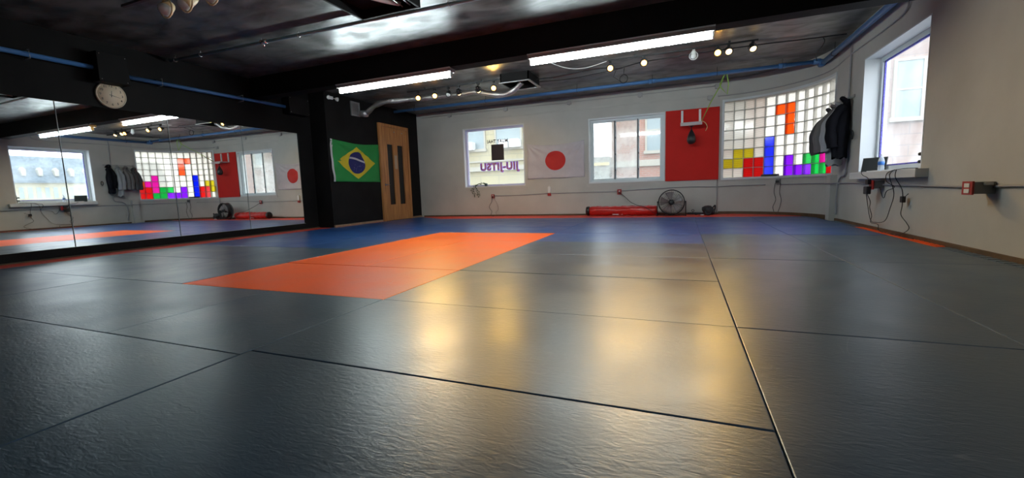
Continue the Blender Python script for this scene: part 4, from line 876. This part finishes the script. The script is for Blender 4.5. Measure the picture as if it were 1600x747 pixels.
def facade(name, x0, x1, y, z0, z1, depth, m, label, wins, axis='y', sills=True, ac_units=()):
    t = thing(name, ((x0+x1)/2 if axis == 'y' else y, y if axis == 'y' else (x0+x1)/2, z0), label, 'building')
    def B(a, b, c0, c1, d0, d1):   # along, depth, height
        return ((a, y+c0, d0), (b, y+c1, d1)) if axis == 'y' else ((y+c0, a, d0), (y+c1, b, d1))
    MB().box(*B(x0, x1, 0, depth, z0, z1)).build('building_wall', m, t)
    for (a, b, c, d) in wins:
        f = MB(); q = .07
        f.box(*B(a-q, a, -.06, .02, c-q, d+q)).box(*B(b, b+q, -.06, .02, c-q, d+q)).box(*B(a, b, -.06, .02, d, d+q)).box(*B(a-.12, b+.12, -.12, .02, c-q-.05, c)).box(*B(a, b, -.05, .0, (c+d)/2-.025, (c+d)/2+.025))
        f = f.build('window', STN, t)
        MB().box(*B(a, b, -.03, -.01, c, d)).build('pane', WG, f)
    return t
bW = [(x, x+1.15, z, z+1.75) for x in (-14.0, -11.55, -9.65, -7.9, -6.0) for z in (-1.2, 2.55, 5.8)]
t = facade('street_building', -17, -5.0, 15.5, -8, 12, 5, CRB, 'cream stone building seen through the lettered window', bW)
m = MB(); m.box((-17, 15.36, 1.55), (-5.0, 15.5, 1.75)).box((-17, 15.40, 1.95), (-5.0, 15.5, 2.02)); m.build('stone_band', STN, t)
for x in (-9.35, -7.65, -7.15): MB().box((x, 15.1, 2.5), (x+.42, 15.47, 2.85), .02).build('air_conditioner', WPL, t)
t = facade('street_building', -2.95, 2.6, 16, -8, 13, 5, ORB, 'orange brick building seen through the sliding window', [(-1.55, -.55, 2.05, 3.65), (-1.55, -.55, -1.0, .85), (.9, 1.9, 2.05, 3.65), (.9, 1.9, -1.0, .85), (-1.55, -.55, 5.3, 7.0)])
MB().box((-2.95, 15.9, 1.45), (2.6, 16, 1.70)).build('stone_band', STN, t)
t = facade('street_building', -4.95, -3.0, 15.7, -8, 1.9, 5, PLAS, 'low weathered grey wall behind the left pane of the sliding window', [])
MB().box((-4.95, 15.62, 1.55), (-3.0, 15.7, 1.66)).build('yellow_band', mat('yellow_band_paint', (.75, .60, .22), .8), t)
facade('street_building', 5.3, 7.6, 14, -8, 12, 4, PKB, 'pale pink block building seen through the right window', [(5.55, 6.15, -.6, .9), (5.55, 6.15, 2.4, 4.0)])
# mansard building across the street, seen in the mirrors
mw = [(y, y+.72, z, z+2.5) for z in (2.6, -1.6) for y in [44+1.5*k for k in range(14)]]
t = facade('street_building', 25, 80, 130, -8, 6.6, 14, CRB, 'cream building with a slate mansard roof, seen in the left mirrors', mw, 'x')
MB().add([(129.8, 25, 6.6), (129.8, 80, 6.6), (133, 80, 12.8), (133, 25, 12.8), (146, 25, 6.6), (146, 80, 6.6), (143, 80, 12.8), (143, 25, 12.8)], [(0, 3, 2, 1), (4, 5, 6, 7), (3, 7, 6, 2), (0, 4, 7, 3), (1, 2, 6, 5), (0, 1, 5, 4)]).box((129.2, 25, 6.2), (130.2, 80, 6.75)).build('mansard_roof', SLATE, t)
for k in range(8): MB().add([(130.0, 43.6+k*2.9, 7.9), (130.0, 44.3+k*2.9, 7.9), (130.0, 44.4+k*2.9, 9.4), (130.0, 43.95+k*2.9, 10.0), (130.0, 43.5+k*2.9, 9.4), (132.6, 43.6+k*2.9, 7.9), (132.6, 44.3+k*2.9, 7.9), (132.6, 44.4+k*2.9, 9.4), (132.6, 43.95+k*2.9, 10.0), (132.6, 43.5+k*2.9, 9.4)], [(0, 4, 3, 2, 1), (0, 5, 9, 4), (4, 9, 8, 3), (3, 8, 7, 2), (2, 7, 6, 1)]).build('dormer', STN, t)
struct(MB().box((-30, -30, -8.2), (160, 90, -8)).build('ground', mat('street_asphalt', (.16, .16, .16), .9, noise=.2, scale=1)))
